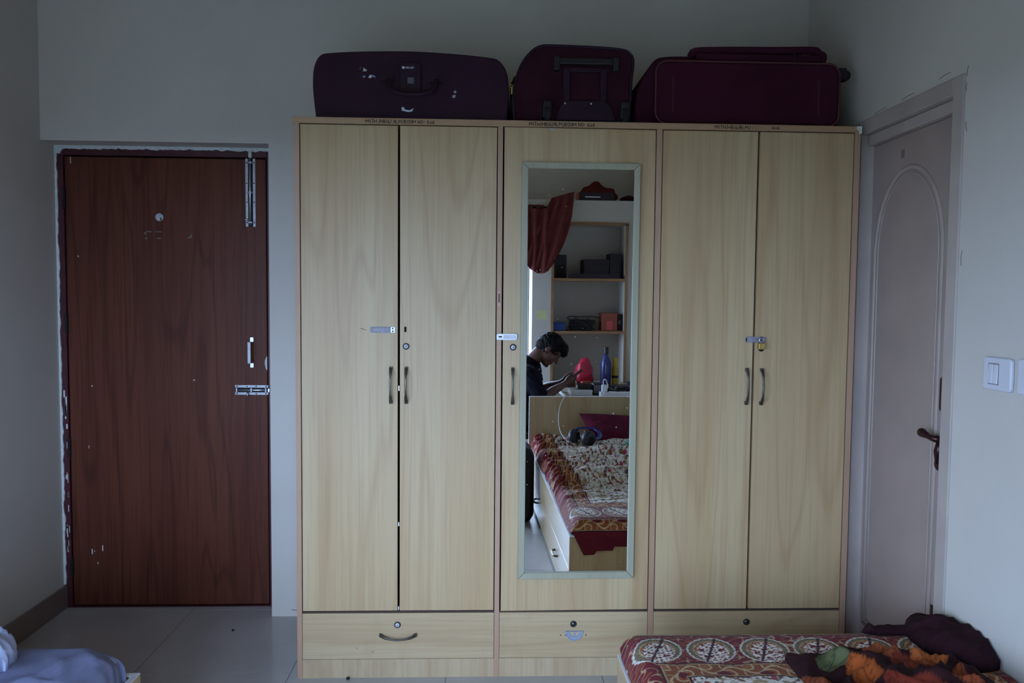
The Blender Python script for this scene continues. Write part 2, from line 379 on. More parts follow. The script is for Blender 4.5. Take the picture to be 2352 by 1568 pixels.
# faint glue marks left by a removed sign
gl = MB()
for (x0_, z0_, x1_, z1_) in ((-.845, 1.722, -.838, 1.73), (-.838, 1.733, -.815, 1.735), (-.842, 1.702, -.834, 1.706), (-.795, 1.734, -.768, 1.735), (-.788, 1.704, -.772, 1.706), (-.650, 1.712, -.640, 1.708), (-.640, 1.708, -.635, 1.722)):
    gl.box(min(x0_, x1_), max(x0_, x1_)+.002, DY+.003, DY+.0045, min(z0_, z1_)-.0012, max(z0_, z1_)+.0012)
build(gl, 'glue_mark', mat('glue_residue', (120, 112, 104), 0.9, var=.3, vs=200), d1)
def tower_bolt(parent, x, z, L, vertical):
    o = D.objects.new('tower_bolt', None); COL.objects.link(o); o.parent = parent; o.location = Vector((x, DY, z))-WLOC[parent.name]; reg(o, (x, DY, z))
    T = (lambda p: p) if vertical else (lambda p: (x+(p.z-z), p.y, z+(p.x-x)))
    y = DY+.004
    for s in (-1, 1): build(B(x+s*.0165-.0055, x+s*.0165+.0055, y-.004, y, z, z+L).xf(T), 'flange', M_ALU, o)
    build(B(x-.0108, x+.0108, y-.0022, y, z, z+L).xf(T), 'channel', M_BLKM, o)
    build(MB().cyl((x, y-.009, z+.005), (x, y-.009, z+L+.02), .0055, n=12).xf(T), 'rod', M_STEEL, o, smooth=True)
    for fz in (.06, .5, .94): build(B(x-.011, x+.011, y-.0145, y, z+L*fz-.005, z+L*fz+.005).xf(T), 'guide', M_STEELD, o, bevel=.003, seg=2)
    for s in (-1, 1):
        for fz in (.06, .36, .64, .94): build(MB().cyl((x+s*.0165, y-.005, z+L*fz), (x+s*.0165, y-.003, z+L*fz), .0032, n=8).xf(T), 'screw', M_BLKM, o)
    k = MB().cyl((x, y-.010, z+(.03 if vertical else L*.40)), (x-(.022 if vertical else .028), y-.022, z+(.03 if vertical else L*.40)), .0042, n=10).xf(T)
    build(k, 'knob', M_STEEL, o, smooth=True)
tower_bolt(d1, -.366, 1.762, .306, True)
tower_bolt(d1, -.444, 1.016, .15, False)
build(B(-.372, -.356, DY-.012, DY-.003, 2.070, 2.100), 'bolt_keeper', M_CHIP, d1, bevel=.003, seg=1)
build(B(-.293, -.283, DY-.012, DY-.003, 1.006, 1.026), 'bolt_keeper', M_STEEL, d1, bevel=.002, seg=1)
hn = build(B(-.3765, -.362, DY-.034, DY-.028, 1.14, 1.238), 'handle', M_ALU, d1, bevel=.002)
for z in (1.130, 1.248):
    build(B(-.3745, -.358, DY-.001, DY+.004, z-.011, z+.011), 'handle_foot', M_STEEL, hn, bevel=.001, seg=1)
    build(B(-.372, -.362, DY-.032, DY+.002, (1.142 if z < 1.2 else 1.231), (1.149 if z < 1.2 else 1.238)), 'handle_post', M_STEELD, hn)
build(MB().prism([(-.298, 1.105), (-.304, 1.115), (-.309, 1.135), (-.308, 1.152), (-.303, 1.165), (-.298, 1.172)], 'y', DY+.0025, DY+.0045), 'chipped_patch', M_CHIP, leaf)

# ---- bathroom door in the right wall
d2 = sroot('door_2', (XR+.06, -.24, 0))
JX = XR+.045
build(B(XR-.006, XR+.119, RY0, -.523, 0, RZ), 'door_jamb', M_IVORY, d2, bevel=.004)
build(B(XR-.006, XR+.119, .045, RY1, 0, RZ), 'door_jamb', M_IVORY, d2, bevel=.004)
build(B(XR-.006, XR+.119, -.523, .045, 2.077, RZ), 'door_head', M_IVORY, d2, bevel=.004)
build(B(XR+.018, XR+.119, -.523, .045, 2.036, 2.077), 'door_stop', M_IVORY, d2, bevel=.006)
build(B(XR+.024, XR+.119, -.523, -.505, 0, 2.036), 'door_stop', M_IVORY, d2, bevel=.004)
lf2 = build(B(JX, JX+.035, -.505, .044, .012, 2.034), 'door_leaf', M_LEAF, d2)
arch = [(JX, .022, .20), (JX, .018, 1.0), (JX, .012, 1.55)]
AC = (-.205, 1.62)
pa = []
for i in range(25):
    a = math.pi*i/24; pa.append((JX-.001, AC[0]+.215*math.cos(a), AC[1]+.295*math.sin(a)))
path = [(JX-.001, .010, .20), (JX-.001, .010, 1.0)]+pa+[(JX-.001, -.42, 1.0), (JX-.001, -.42, .20), (JX-.001, .010, .20)]
build(MB().tube(path, [(.009, .0055)]*len(path), 8, flat=(1, 0, 0)), 'panel_moulding', M_MOULD, lf2, smooth=True)
path2 = [(JX-.001, AC[0]+(p[1]-AC[0])*.9, AC[1]+(p[2]-AC[1])*.93 if p[2] > AC[1] else p[2]+.02*(p[2] < .5)) for p in path]
build(MB().tube(path2, [(.004, .003)]*len(path2), 6, flat=(1, 0, 0)), 'panel_moulding', M_MOULD, lf2, smooth=True)
build(MB().prism(rrect(-.504, -.440, 1.092, 1.205, .012), 'x', JX-.006, JX), 'latch_plate', M_BRONZE, lf2, bevel=.002, seg=1)
hp = build(MB().prism(rrect(-.504, -.452, .905, 1.045, .012), 'x', JX-.006, JX), 'handle_plate', M_BRONZE, lf2, bevel=.002)
lev = MB().tube(smoothpath([(JX-.006, -.486, 1.008), (JX-.030, -.484, 1.008), (JX-.044, -.474, 1.010), (JX-.050, -.45, 1.016), (JX-.050, -.426, 1.020)], 5), [.011, .011, .011, .011, .011, .011, .012, .012, .011, .010, .010, .009, .009, .009, .010, .011, .012, .013, .014, .015, .013], 12)
build(lev, 'lever', M_BRONZE, lf2, smooth=True)
build(MB().ball((JX-.050, -.426, 1.020), .0145), 'lever_tip', M_BRONZE, lf2, smooth=True)
build(MB().ball((JX-.008, -.452, .922), (.008, .018, .022)).tube([(JX-.010, -.466, 1.0), (JX-.014, -.462, .965), (JX-.008, -.456, .925)], [.012, .015, .011], 10), 'escutcheon', M_BRONZE, lf2, smooth=True)
build(B(JX-.001, JX+.001, -.455, -.43, .41, .45), 'chipped_patch', M_BRONZE, lf2)
build(B(JX-.0008, JX+.0005, -.17, -.15, 1.955, 1.985), 'scuff', mat('grey_scuff', (120, 108, 104), .8), lf2)

# ------------------------------------------------------------------ wardrobe
WD = .545
wr = thing('wardrobe', 'tall maple laminate wardrobe with five doors, a long mirror and three drawers', 'wardrobe', (1.05, WD/2, 0))
top = build(B(-.006, 2.105, -.002, WD, 2.077, 2.100), 'top_panel', M_EDGEX, wr, bevel=.001, seg=1)
for a, b in ((0, .0185), (.7440, .7625), (1.3335, 1.3545), (2.0815, 2.103)):
    build(B(a, b, 0, WD, 0.0, 2.077), 'side_panel' if a in (0, 2.0815) else 'divider', M_EDGE, wr)
build(B(.0185, 2.0815, WD-.012, WD, .05, 2.077), 'back_panel', M_INSIDE, wr)
bays = ((.0185, .7440), (.7625, 1.3335), (1.3545, 2.0815))
for a, b in bays:
    build(B(a+.0005, b-.0005, .002, .018, .0, .0715), 'plinth', M_PLINTH, wr)
    build(B(a, b, .004, WD-.012, .2535, .2575), 'shelf', M_INSIDE, wr)
    build(B(a, b, .004, WD-.012, .072, .078), 'bottom_board', M_INSIDE, wr)
def pull(mbname, x, z0, z1, parent, horizontal=False, lean=0.0):
    zc = (z0+z1)/2; h = (z1-z0)/2; pts = []; rad = []
    for i in range(21):
        t = -1+2*i/20; out = .006+.022*(1-abs(t)**2.4)
        pts.append((x, -out, zc+t*h)); w = .0055 if abs(t) > .55 else .0040; rad.append((w+.0018*max(0, abs(t)-.5), .0032))
    mb = MB().tube(pts, rad, 10, flat=(0, 1, 0)); 
    for s in (-1, 1): mb.box(x-.0062, x+.0062, -.010, .002, zc+s*(h-.006)-.007, zc+s*(h-.006)+.007)
    if horizontal: mb.xf(lambda p: (x+(p.z-zc), p.y, zc-.10*0-(p.x-x)-.018*(1-((p.z-zc)/h)**2)*.55))
    return build(mb, 'handle', M_HANDLE, parent, bevel=.0012, seg=1)
def lock(x, z, parent, dim=False, X=None):
    m = MB().ring((x, -.002, z), (0, 1, 0), .0098, .0028, 24, 8); c = MB().cyl((x, -.004, z), (x, .001, z), .009, n=20); k = B(x-.0011, x+.0011, -.0046, -.0038, z-.0035, z+.003)
    r = []
    for q, n_, mm in ((m, 'lock_ring', M_BLK), (c, 'lock_barrel', M_HANDLE if dim else M_BARREL), (k, 'keyhole', M_BLKM)):
        if X: q.xf(X)
        build(q, n_, mm, parent, smooth=(n_ != 'keyhole'))
def door(a, b, z0=.2605, z1=2.0735, X=None):
    mb = B(a+.0015, b-.0015, .0, .018, z0, z1)
    if X: mb.xf(X)
    return build(mb, 'door', M_LAM, wr, bevel=.0008, seg=1)
D1 = door(.0205, .3785); D2 = door(.3835, .7420); D4 = door(1.3565, 1.7160); D5 = door(1.7205, 2.0795)
pull('h', .352, 1.050, 1.188, D1); pull('h', .409, 1.050, 1.188, D2)
pull('h', 1.6925, 1.052, 1.190, D4); pull('h', 1.7495, 1.051, 1.189, D5)
lock(.408, 1.264, D2); lock(1.746, 1.266, D5, True)
# mirror door: hinged on the right, standing a touch ajar, glass leaning a hair forward
th = math.radians(.911); HX = 1.3315
def ajar(p):
    dx = p[0]-HX; return (HX+dx*math.cos(th)-p[1]*math.sin(th), p[1]*math.cos(th)+dx*math.sin(th), p[2])
D3 = door(.7665, 1.3315, X=ajar)
MZ0, MZ1, MX0, MX1 = .387, 1.947, .8315, 1.2725; FW = .0245
tp = math.radians(.339)
for a, b, c, d in ((MX0, MX0+FW, MZ0, MZ1), (MX1-FW, MX1, MZ0, MZ1), (MX0, MX1, MZ1-FW, MZ1), (MX0, MX1, MZ0, MZ0+FW)):
    vert = d-c > 1
    poly = [(a, c), (b, c+FW if a == MX0 else c), (b, d-FW if a == MX0 else d), (a, d)] if vert and a == MX0 else \
           [(a, c+FW), (b, c), (b, d), (a, d-FW)] if vert else \
           [(a+FW, c), (b-FW, c), (b, d), (a, d)] if c > 1 else [(a, c), (b, c), (b-FW, d), (a+FW, d)]
    build(MB().prism(poly, 'y', -.017, .0).xf(ajar), 'mirror_frame', M_MFRAME, D3, bevel=.003, seg=2)
build(B(MX0+FW-.004, MX1-FW+.004, -.0110, -.0085, MZ0+FW-.004, MZ1-FW+.004).xf(lambda p: ajar((p[0], p[1]-(p[2]-1.17)*math.tan(tp), p[2]))), 'mirror', M_MIRROR, D3)
h3 = pull('h', .8055, 1.050, 1.188, D3); h3.location.y -= .0082
lock(.806, 1.264, D3, X=ajar)
# hasps
def slab(x0, x1, z0, z1, y0, y1, name, m, parent, r=.003, bevel=.0008): return build(MB().prism(rrect(x0, x1, z0, z1, r), 'y', y0, y1), name, m, parent, bevel=bevel, seg=1)
slab(.276, .345, 1.314, 1.336, -.003, 0, 'hasp', M_ZINC, D1, .004)
slab(.290, .302, 1.323, 1.329, -.0035, -.003, 'hasp_slot', M_HANDLE, D1, .002)
slab(.350, .368, 1.314, 1.336, -.003, 0, 'hasp_hinge_plate', M_BRIGHT, D1, .001)
build(MB().cyl((.3475, -.003, 1.314), (.3475, -.003, 1.336), .003, n=10), 'hasp_pin', M_STEELD, D1)
for z in (1.320, 1.330): build(MB().cyl((.359, -.0036, z), (.359, -.003, z), .003, n=8), 'screw', M_BLKM, D1)
build(MB().ring((.405, -.004, 1.327), (1, 0, 0), .006, .0016, 14, 6).box(.401, .409, -.001, .0, 1.317, 1.337), 'broken_staple', M_BLKM, D2)
hs = MB().prism(rrect(.7435, .821, 1.2905, 1.3145, .006), 'y', -.016, -.0125); build(hs, 'hasp', M_BRIGHT, D3, bevel=.0008, seg=1)
slab(.803, .821, 1.292, 1.313, -.0125, -.0075, 'hasp_hinge_plate', M_STEELD, D3, .001)
slab(.7515, .765, 1.3005, 1.3055, -.0166, -.0158, 'hasp_slot', M_BLKM, D3, .002)
slab(.771, .816, 1.296, 1.309, -.0172, -.016, 'hasp_rib', M_ALU, D3, .002)
slab(1.684, 1.762, 1.287, 1.310, -.005, -.002, 'hasp', M_ZINC, D4, .006)
slab(1.686, 1.690, 1.291, 1.306, -.0056, -.005, 'hasp_slot', M_BLKM, D4, .001)
build(MB().ring((1.745, -.006, 1.302), (0, 1, 0), .006, .0016, 14, 6), 'hasp_staple', M_BLKM, D5)
pk = thing('padlock', 'small brass padlock hanging from the wardrobe hasp', 'padlock', (1.741, -.016, 1.262))
build(MB().prism(rrect(1.7285, 1.7525, 1.263, 1.286, .003), 'y', -.024, -.009), 'body', M_BRASS, pk, bevel=.0015)
build(MB().tube([(1.733, -.0165, 1.284), (1.733, -.0165, 1.298)]+[(1.7405-.0075*math.cos(math.pi*i/8), -.0165, 1.298+.0075*math.sin(math.pi*i/8)) for i in range(9)]+[(1.748, -.0165, 1.284)], .0022, 8), 'shackle', M_STEEL, pk, smooth=True)
lab(slab(.7475, .7585, 1.416, 1.473, -.0012, 0, 'sticker', mat('pale_pink_sticker', (196, 150, 142), .7), wr, .001, 0), 'narrow pale sticker on the divider')
slab(.7495, .7565, 1.43, 1.463, -.0016, -.0011, 'sticker_centre', M_MARKF, wr, .001, 0)
# drawers
def drawer(a, b):
    return build(B(a+.0015, b-.0015, .0, .018, .0735, .2505), 'drawer', M_LAMH, wr, bevel=.0008, seg=1)
W1, W2, W3 = [drawer(a, b) for a, b in bays]
lock(.377, .206, W1); lock(1.047, .205, W2, True); lock(1.716, .209, W3, True)
pull('h', .380, .168-.07, .168+.07, W1, horizontal=True)
M_MOON = mat('blue_grey_zamak', (148, 158, 176), .5, .2, var=.1)
pts = [(1.051+.035*math.cos(math.pi+math.pi*i/16), .178+.039*math.sin(math.pi+math.pi*i/16)) for i in range(17)]
mo = build(MB().prism(pts, 'y', -.003, 0), 'handle', M_MOON, W2, bevel=.0008, seg=1)
for q in (.031, .022): build(MB().tube([(1.051+q*math.cos(math.pi+math.pi*i/16), -.004, .177+q*1.1*math.sin(math.pi+math.pi*i/16)) for i in range(17)], .0017, 6), 'handle_ridge', M_MOON, W2, smooth=True)
build(B(1.049, 1.053, -.0055, -.003, .150, .177), 'handle_ridge', M_MOON, W2)
build(B(1.018, 1.084, -.007, -.002, .1755, .1785), 'handle_ridge', M_MOON, W2)
for s in (-1, 1):
    build(MB().prism([(1.051+s*.004, .175), (1.051+s*.018, .175), (1.051+s*.012, .162), (1.051+s*.004, .155)], 'y', -.0036, -.0028), 'handle_inset', M_LAMH, W2)
for x in (.999, 1.018, 1.096): build(MB().cyl((x, -.0006, .161), (x, .001, .161), .0024, n=8), 'screw_hole', M_BLKM, W2)
M_NICK = mat('scratch_mark', (118, 96, 82), .8, var=0)
for p, dr in ((((1.885, .218), (1.893, .212)), W3), (((.245, 1.327), (.262, 1.324)), D1), (((.236, 1.329), (.25, 1.329)), D1), (((.22, .118), (.226, .114)), W1), (((.28, .10), (.287, .105)), W1)):
    build(MB().tube([(p[0][0], -.0002, p[0][1]), (p[1][0], -.0002, p[1][1])], .001, 6), 'scratch', M_NICK, dr)
build(MB().prism([(.931, 2.072), (.957, 2.073), (.948, 2.063), (.944, 2.058), (.939, 2.062)], 'y', -.0095, -.0065), 'torn_tape', mat('torn_tape', (170, 170, 160), .6), D3)
# door tongue bits between the leaves
build(B(.3795, .3825, .002, .006, 1.098, 1.116), 'latch_tongue', M_STEEL, wr); build(B(.3795, .3825, .002, .006, .262, .276), 'latch_tongue', M_STEEL, wr); build(B(.3795, .3825, .002, .006, .585, .60), 'latch_tongue', M_STEEL, wr)
build(MB().prism([(2.086, 2.0995), (2.1055, 2.0995), (2.1055, 2.074), (2.096, 2.072), (2.094, 2.083), (2.085, 2.09)], 'y', -.0036, -.0022), 'worn_corner', M_CHIP, top)
# stroke lettering
GL = {'M': [[(0, 0), (.05, 1), (.45, .35), (.9, 1), (.95, 0)]], 'I': [[(.3, 0), (.3, 1)]], 'T': [[(0, 1), (.8, 1)], [(.4, 1), (.4, 0)]], 'H': [[(.1, 0), (.1, 1)], [(.8, 0), (.8, 1)], [(.1, .5), (.8, .5)]],
      '/': [[(.1, -.15), (.55, 1.1)]], 'B': [[(.1, 0), (.1, 1), (.6, .9), (.6, .6), (.1, .5), (.7, .4), (.7, .1), (.1, 0)]], '1': [[(.3, 0), (.3, 1)]], '6': [[(.6, 1), (.2, .7), (.1, .2), (.4, 0), (.65, .2), (.5, .45), (.12, .35)]],
      'A': [[(0, 0), (.35, 1), (.8, .95), (.8, 0)], [(.1, .45), (.8, .45)]], 'L': [[(.15, 1), (.15, 0), (.7, 0)]], 'R': [[(.1, 0), (.1, 1), (.65, .85), (.55, .5), (.1, .45), (.7, 0)]], 'O': [[(.4, 0), (.1, .3), (.15, .8), (.45, 1), (.75, .7), (.7, .2), (.4, 0)]],
      'N': [[(.1, 0), (.1, 1), (.7, 0), (.75, 1)]], '-': [[(.1, .5), (.6, .5)]], '0': [[(.4, 0), (.15, .25), (.2, .6), (.45, .7), (.65, .45), (.6, .1), (.4, 0)]], ' ': [], 'D': [[(.1, 0), (.1, 1), (.6, .8), (.7, .4), (.5, .05), (.1, 0)]],
      'E': [[(.7, 1), (.1, 1), (.1, 0), (.7, 0)], [(.1, .5), (.6, .5)]], 'S': [[(.7, .9), (.3, 1), (.1, .75), (.6, .4), (.6, .1), (.1, .05)]], 'Y': [[(0, 1), (.4, .5), (.8, 1)], [(.4, .5), (.4, 0)]]}
WID = {'I': .5, '1': .5, '/': .6, ' ': .45, '-': .65, 'M': 1.25, 'N': 1.0, 'R': .95, 'O': .95, 'H': 1.0}
def lettering(text, x0, x1, zb, h, y, parent, m, r=.00105, jit=.06, name='lettering'):
    ws = [WID.get(c, .9) for c in text]; sc = (x1-x0)/sum(ws); mb = MB(); rs = random.Random(len(text)+int(x0*100)); x = x0
    for ch, w in zip(text, ws):
        dz = rs.uniform(-jit, jit)*h; k = rs.uniform(.9, 1.05); gw = sc*w*.82
        for st in GL[ch]:
            mx = max(max(p[0] for p in q) for q in GL[ch])
            P = [(x+gw*px/max(mx, .55), y, zb+dz+h*k*pz) for px, pz in st]
            for a, b in zip(P, P[1:]): mb.tube([a, b], [(r, r*.4)]*2, 6, flat=(0, 1, 0))
        x += sc*w
    return build(mb, name, m, parent)
lettering('-MITH /HB16/ ALM/ROOM NO- 606', .254, .512, 2.0815, .0125, -.0024, top, M_MARK)
lettering('MITH/HB16/ALM/ROOM NO- 606', .858, 1.103, 2.0815, .0130, -.0024, top, M_MARK)
lettering('MITH/HB16/BLM/', 1.550, 1.684, 2.0820, .0130, -.0024, top, M_MARK)
lettering('RO - - -', 1.686, 1.76, 2.0820, .0110, -.0023, top, M_MARKF, .0007)
lettering('606', 1.764, 1.794, 2.0830, .0120, -.0024, top, M_MARK)

M_CRACK = mat('wall_crack', (90, 80, 80), .9, var=0)
wr_wall = D.objects['wall_right']
for a, b in (((-.588, 2.150), (-.584, 2.118)), ((-.585, 2.10), (-.582, 2.075)), ((-.50, 2.155), (-.44, 2.150)), ((-.592, 1.955), (-.586, 1.985)), ((-.30, 2.145), (-.22, 2.141)), ((-.592, 1.60), (-.590, 1.555)), ((-.12, 2.142), (-.04, 2.137))):
    build(MB().tube([(XR-.0002, a[0], a[1]), (XR-.0002, (a[0]+b[0])/2+.003, (a[1]+b[1])/2+.002), (XR-.0002, b[0], b[1])], .0009, 6), 'crack', M_CRACK, wr_wall)
wb = D.objects['wall_back']
for P in ([(-.13, .14), (-.128, .10), (-.131, .03)], [(-.131, .03), (-.15, .028), (-.165, .031)]):
    build(MB().tube([(x, YB-.0002, z) for x, z in P], .0014, 6), 'crack', M_CRACK, wb)
tag(build(MB().ball((-.378, .423, .004), (.006, .005, .004)), 'crumb', M_BLKM, smooth=True), 'small dark crumb on the floor before the teak door', 'debris')
tag(build(MB().ball((.192, -.012, .005), (.007, .006, .005)), 'crumb', M_BLKM, smooth=True), 'small dark crumb on the floor against the wardrobe plinth', 'debris')

# ------------------------------------------------------------------ suitcases
ZT = 2.100
M_S1 = mat('dark_aubergine_shell', (46, 21, 39), .6, var=.12, vs=6, bump=.2, bs=300, spec=.2)
M_S2 = mat('dark_wine_fabric', (54, 22, 34), .8, var=.15, vs=8, bump=.4, bs=400, spec=.1)
M_S3 = mat('wine_red_fabric', (60, 22, 38), .8, var=.12, vs=5, bump=.35, bs=400, spec=.1)
M_SD = mat('suitcase_trim', (40, 18, 36), .6, var=.15, vs=20, spec=.25)
s1 = thing('suitcase', 'wide dark hard suitcase with handle and torn white sticker scraps, lying on the wardrobe', 'suitcase', (.42, .29, ZT))
out1 = smoothpath([(x, 0, z) for x, z in ((.070, 2.101), (.064, 2.15), (.058, 2.22), (.062, 2.29), (.085, 2.335), (.13, 2.346), (.26, 2.354), (.41, 2.357), (.56, 2.352), (.70, 2.341), (.745, 2.33), (.772, 2.295), (.782, 2.25), (.784, 2.18), (.776, 2.101))], 5)
build(MB().prism([(p.x, p.z) for p in out1], 'y', .045, .535), 'shell', M_S1, s1, bevel=.02, seg=4)
build(MB().tube([(p.x+(.004 if p.x > .42 else -.004), .29, p.z+.002) for p in out1], [(.006, .012)]*len(out1), 8, flat=(0, 1, 0)), 'seam_rim', M_SD, s1, smooth=True)
build(MB().prism(rrect(.380, .458, 2.205, 2.312, .01), 'y', .034, .05), 'lock_plate', M_SD, s1, bevel=.003)
build(MB().prism(rrect(.408, .432, 2.235, 2.258, .002), 'y', .031, .036), 'combination_lock', mat('lock_window', (92, 92, 104), .4, .3), s1, bevel=.001, seg=1)
hd = smoothpath([(.335, .04, 2.252), (.338, .02, 2.235), (.352, .008, 2.205), (.39, .004, 2.192), (.425, .003, 2.190), (.46, .004, 2.192), (.498, .008, 2.205), (.512, .02, 2.235), (.515, .04, 2.252)], 4)
build(MB().tube(hd, [(.010, .007)]*len(hd), 10), 'handle', M_SD, s1, smooth=True)
for x in (.335, .515): build(MB().prism(rrect(x-.028, x+.022, 2.243, 2.266, .005), 'y', .036, .05), 'handle_mount', M_SD, s1, bevel=.002)
build(B(.050, .066, .2, .3, 2.235, 2.29), 'side_latch', M_SD, s1, bevel=.004)
lettering('DELSEY', .402, .434, 2.2905, .0055, .0335, s1, M_TEXT, .0007, .0, 'brand_lettering')
build(MB().prism([(.393+.006*math.cos(a*math.pi/5), 2.293+.0045*math.sin(a*math.pi/5)) for a in range(10)], 'y', .033, .0345), 'brand_logo', M_TEXT, s1)
def scrap(poly, c, y=.043): return build(MB().prism(poly, 'y', y, y+.003), 'sticker_scrap', mat('sticker_scrap', c, .6, var=.15, vs=60), s1)
scrap([(.245, 2.292), (.259, 2.284), (.252, 2.279), (.243, 2.28)], (190, 190, 176)); scrap([(.242, 2.262), (.252, 2.264), (.250, 2.257), (.243, 2.257)], (150, 170, 215))
scrap([(.262, 2.257), (.27, 2.268), (.277, 2.262), (.272, 2.255)], (205, 208, 206)); scrap([(.275, 2.268), (.286, 2.264), (.289, 2.257), (.281, 2.260)], (130, 165, 225))
scrap([(.385, 2.150), (.393, 2.152), (.400, 2.142), (.414, 2.140), (.431, 2.148), (.424, 2.136), (.409, 2.134), (.386, 2.139)], (200, 205, 220))
scrap([(.578, 2.212), (.585, 2.216), (.589, 2.209), (.583, 2.205)], (185, 190, 200)); scrap([(.574, 2.198), (.586, 2.199), (.583, 2.189), (.574, 2.189)], (185, 190, 200))
scrap([(.234, 2.296), (.236, 2.297), (.233, 2.285), (.231, 2.286)], (120, 110, 110))

s2 = thing('suitcase', 'upright wine-red trolley suitcase end with wheels and black retracted handle, on the wardrobe', 'suitcase', (1.03, .28, ZT))
out2 = smoothpath([(x, 0, z) for x, z in ((.800, 2.104), (.795, 2.16), (.800, 2.235), (.822, 2.31), (.858, 2.362), (.90, 2.388), (.96, 2.391), (1.10, 2.388), (1.205, 2.381), (1.238, 2.366), (1.252, 2.335), (1.245, 2.25), (1.243, 2.17), (1.24, 2.104))], 5)
build(MB().prism([(p.x, p.z) for p in out2], 'y', .035, .53), 'body', M_S2, s2, bevel=.022, seg=4)
rim = [(1.022+(p.x-1.022)*.975, .035, 2.24+(p.z-2.24)*.95) for p in out2]
build(MB().tube(rim, .0055, 8), 'piping', M_SD, s2, smooth=True)
build(B(.957, 1.186, .018, .045, 2.313, 2.338), 'trolley_grip', M_BLK, s2, bevel=.006)
for x in (.958, 1.178): build(B(x-.01, x+.014, .014, .045, 2.290, 2.342), 'grip_end', M_BLK, s2, bevel=.005)
build(B(.99, 1.16, .027, .045, 2.288, 2.306), 'cross_bar', M_SD, s2, bevel=.004)
for x in (.998, 1.136): build(B(x-.013, x+.013, .024, .045, 2.15, 2.30), 'trolley_tube', M_SD, s2, bevel=.004)
build(MB().prism([(.955, 2.108), (1.19, 2.108), (1.165, 2.165), (1.14, 2.185), (1.0, 2.185), (.975, 2.165)], 'y', .022, .05), 'base_plate', M_SD, s2, bevel=.006)
for x in (.992, 1.090): build(MB().ball((x+.0, .021, 2.171), (.0042, .003, .0042)), 'rivet', M_STEEL, s2, smooth=True)
for x in (.925, 1.215):
    build(B(x-.018, x+.018, .004, .05, 2.112, 2.178), 'wheel_housing', M_BLK, s2, bevel=.008)
    build(MB().cyl((x-.010, .012, 2.128), (x+.010, .012, 2.128), .0265, n=20), 'wheel', M_BLKM, s2, bevel=.003)
build(MB().ring((.794, .040, 2.235), (0, 1, 0), .005, .0016, 14, 6).box(.791, .797, .038, .042, 2.205, 2.23), 'zip_puller', M_BRASS, s2)
build(MB().tube(smoothpath([(.810, .12, 2.29), (.7955, .1, 2.25), (.7945, .1, 2.2), (.798, .12, 2.15)], 4), .006, 8), 'side_strap', M_BLK, s2, smooth=True)

s3 = thing('suitcase', 'long wine-red fabric suitcase lying on its side above the right wardrobe doors', 'suitcase', (1.66, .29, ZT))
out3 = smoothpath([(x, 0, z) for x, z in ((1.268, 2.1025), (1.264, 2.17), (1.270, 2.23), (1.300, 2.295), (1.332, 2.348), (1.375, 2.366), (1.50, 2.370), (1.75, 2.366), (1.95, 2.356), (2.02, 2.345), (2.047, 2.31), (2.050, 2.22), (2.046, 2.1025))], 5)
build(MB().prism([(p.x, p.z) for p in out3], 'y', .075, .535), 'body', M_S3, s3, bevel=.03, seg=4)
fp = [(x, z) for x, z in rrect(1.335, 2.035, 2.107, 2.340, .045, 8)]
build(MB().prism(fp, 'y', .038, .09), 'front_pocket', M_S3, s3, bevel=.012, seg=3)
build(MB().tube([(x, .040, z) for x, z in fp]+[(fp[0][0], .040, fp[0][1])], .004, 8), 'piping', mat('wine_piping', (78, 34, 36), .7), s3, smooth=True)
for x in (1.40, 1.955): build(MB().tube([(x, .0385, 2.15), (x, .0385, 2.285)], .002, 6), 'stitch_line', mat('wine_stitch', (74, 36, 50), .8), s3)
tp_ = smoothpath([(1.478, .07, 2.366), (1.486, .06, 2.381), (1.60, .058, 2.386), (1.80, .056, 2.389), (1.93, .056, 2.392), (1.955, .058, 2.382), (1.975, .062, 2.372), (1.972, .07, 2.354)], 4)
build(MB().tube(tp_, [(.018, .010)]*len(tp_), 8, flat=(0, 1, 0)), 'top_handle', M_S3, s3, smooth=True)
build(B(1.49, 1.965, .05, .085, 2.348, 2.376), 'top_flap', M_S3, s3, bevel=.006)
build(B(1.853, 1.864, .036, .05, 2.345, 2.384), 'zip_puller', M_SD, s3, bevel=.003); build(MB().ring((1.858, .04, 2.352), (0, 1, 0), .007, .002, 14, 6), 'zip_ring', M_SD, s3)
build(B(2.04, 2.075, .06, .13, 2.29, 2.335), 'wheel_housing', M_BLK, s3, bevel=.008)
build(MB().cyl((2.072, .07, 2.308), (2.072, .10, 2.308), .020, n=20), 'wheel', M_BLKM, s3, bevel=.003)

# ------------------------------------------------------------------ switches on the right wall
def plate(y0, y1, z0, z1, label):
    t = thing('switch_plate', label, 'switch', (XR-.008, (y0+y1)/2, z0), 'white switch plates on the wall')
    build(MB().prism(rrect(y0, y1, z0, z1, .012), 'x', XR-.012, XR), 'plate', M_SWITCH, t, bevel=.005, seg=3)
    yc, zc = (y0+y1)/2+.012, (z0+z1)/2
    build(B(XR-.0125, XR-.0115, yc-.022, yc+.022, zc-.030, zc+.030), 'rocker_frame', M_STEELD, t)
    for s in (-1, 1):
        build(MB().prism([(XR-.0118, zc-.027), (XR-.0165, zc-.027), (XR-.0135, zc+.027), (XR-.0118, zc+.027)], 'y', yc+s*.0105-.009, yc+s*.0105+.009), 'rocker', M_SWITCH, t, bevel=.001, seg=1)
    return t
plate(-.845, -.728, 1.199, 1.292, 'white two-rocker switch plate next to the bathroom door')
plate(-1.0, -.868, 1.199, 1.296, 'second white switch plate from the bathroom door')

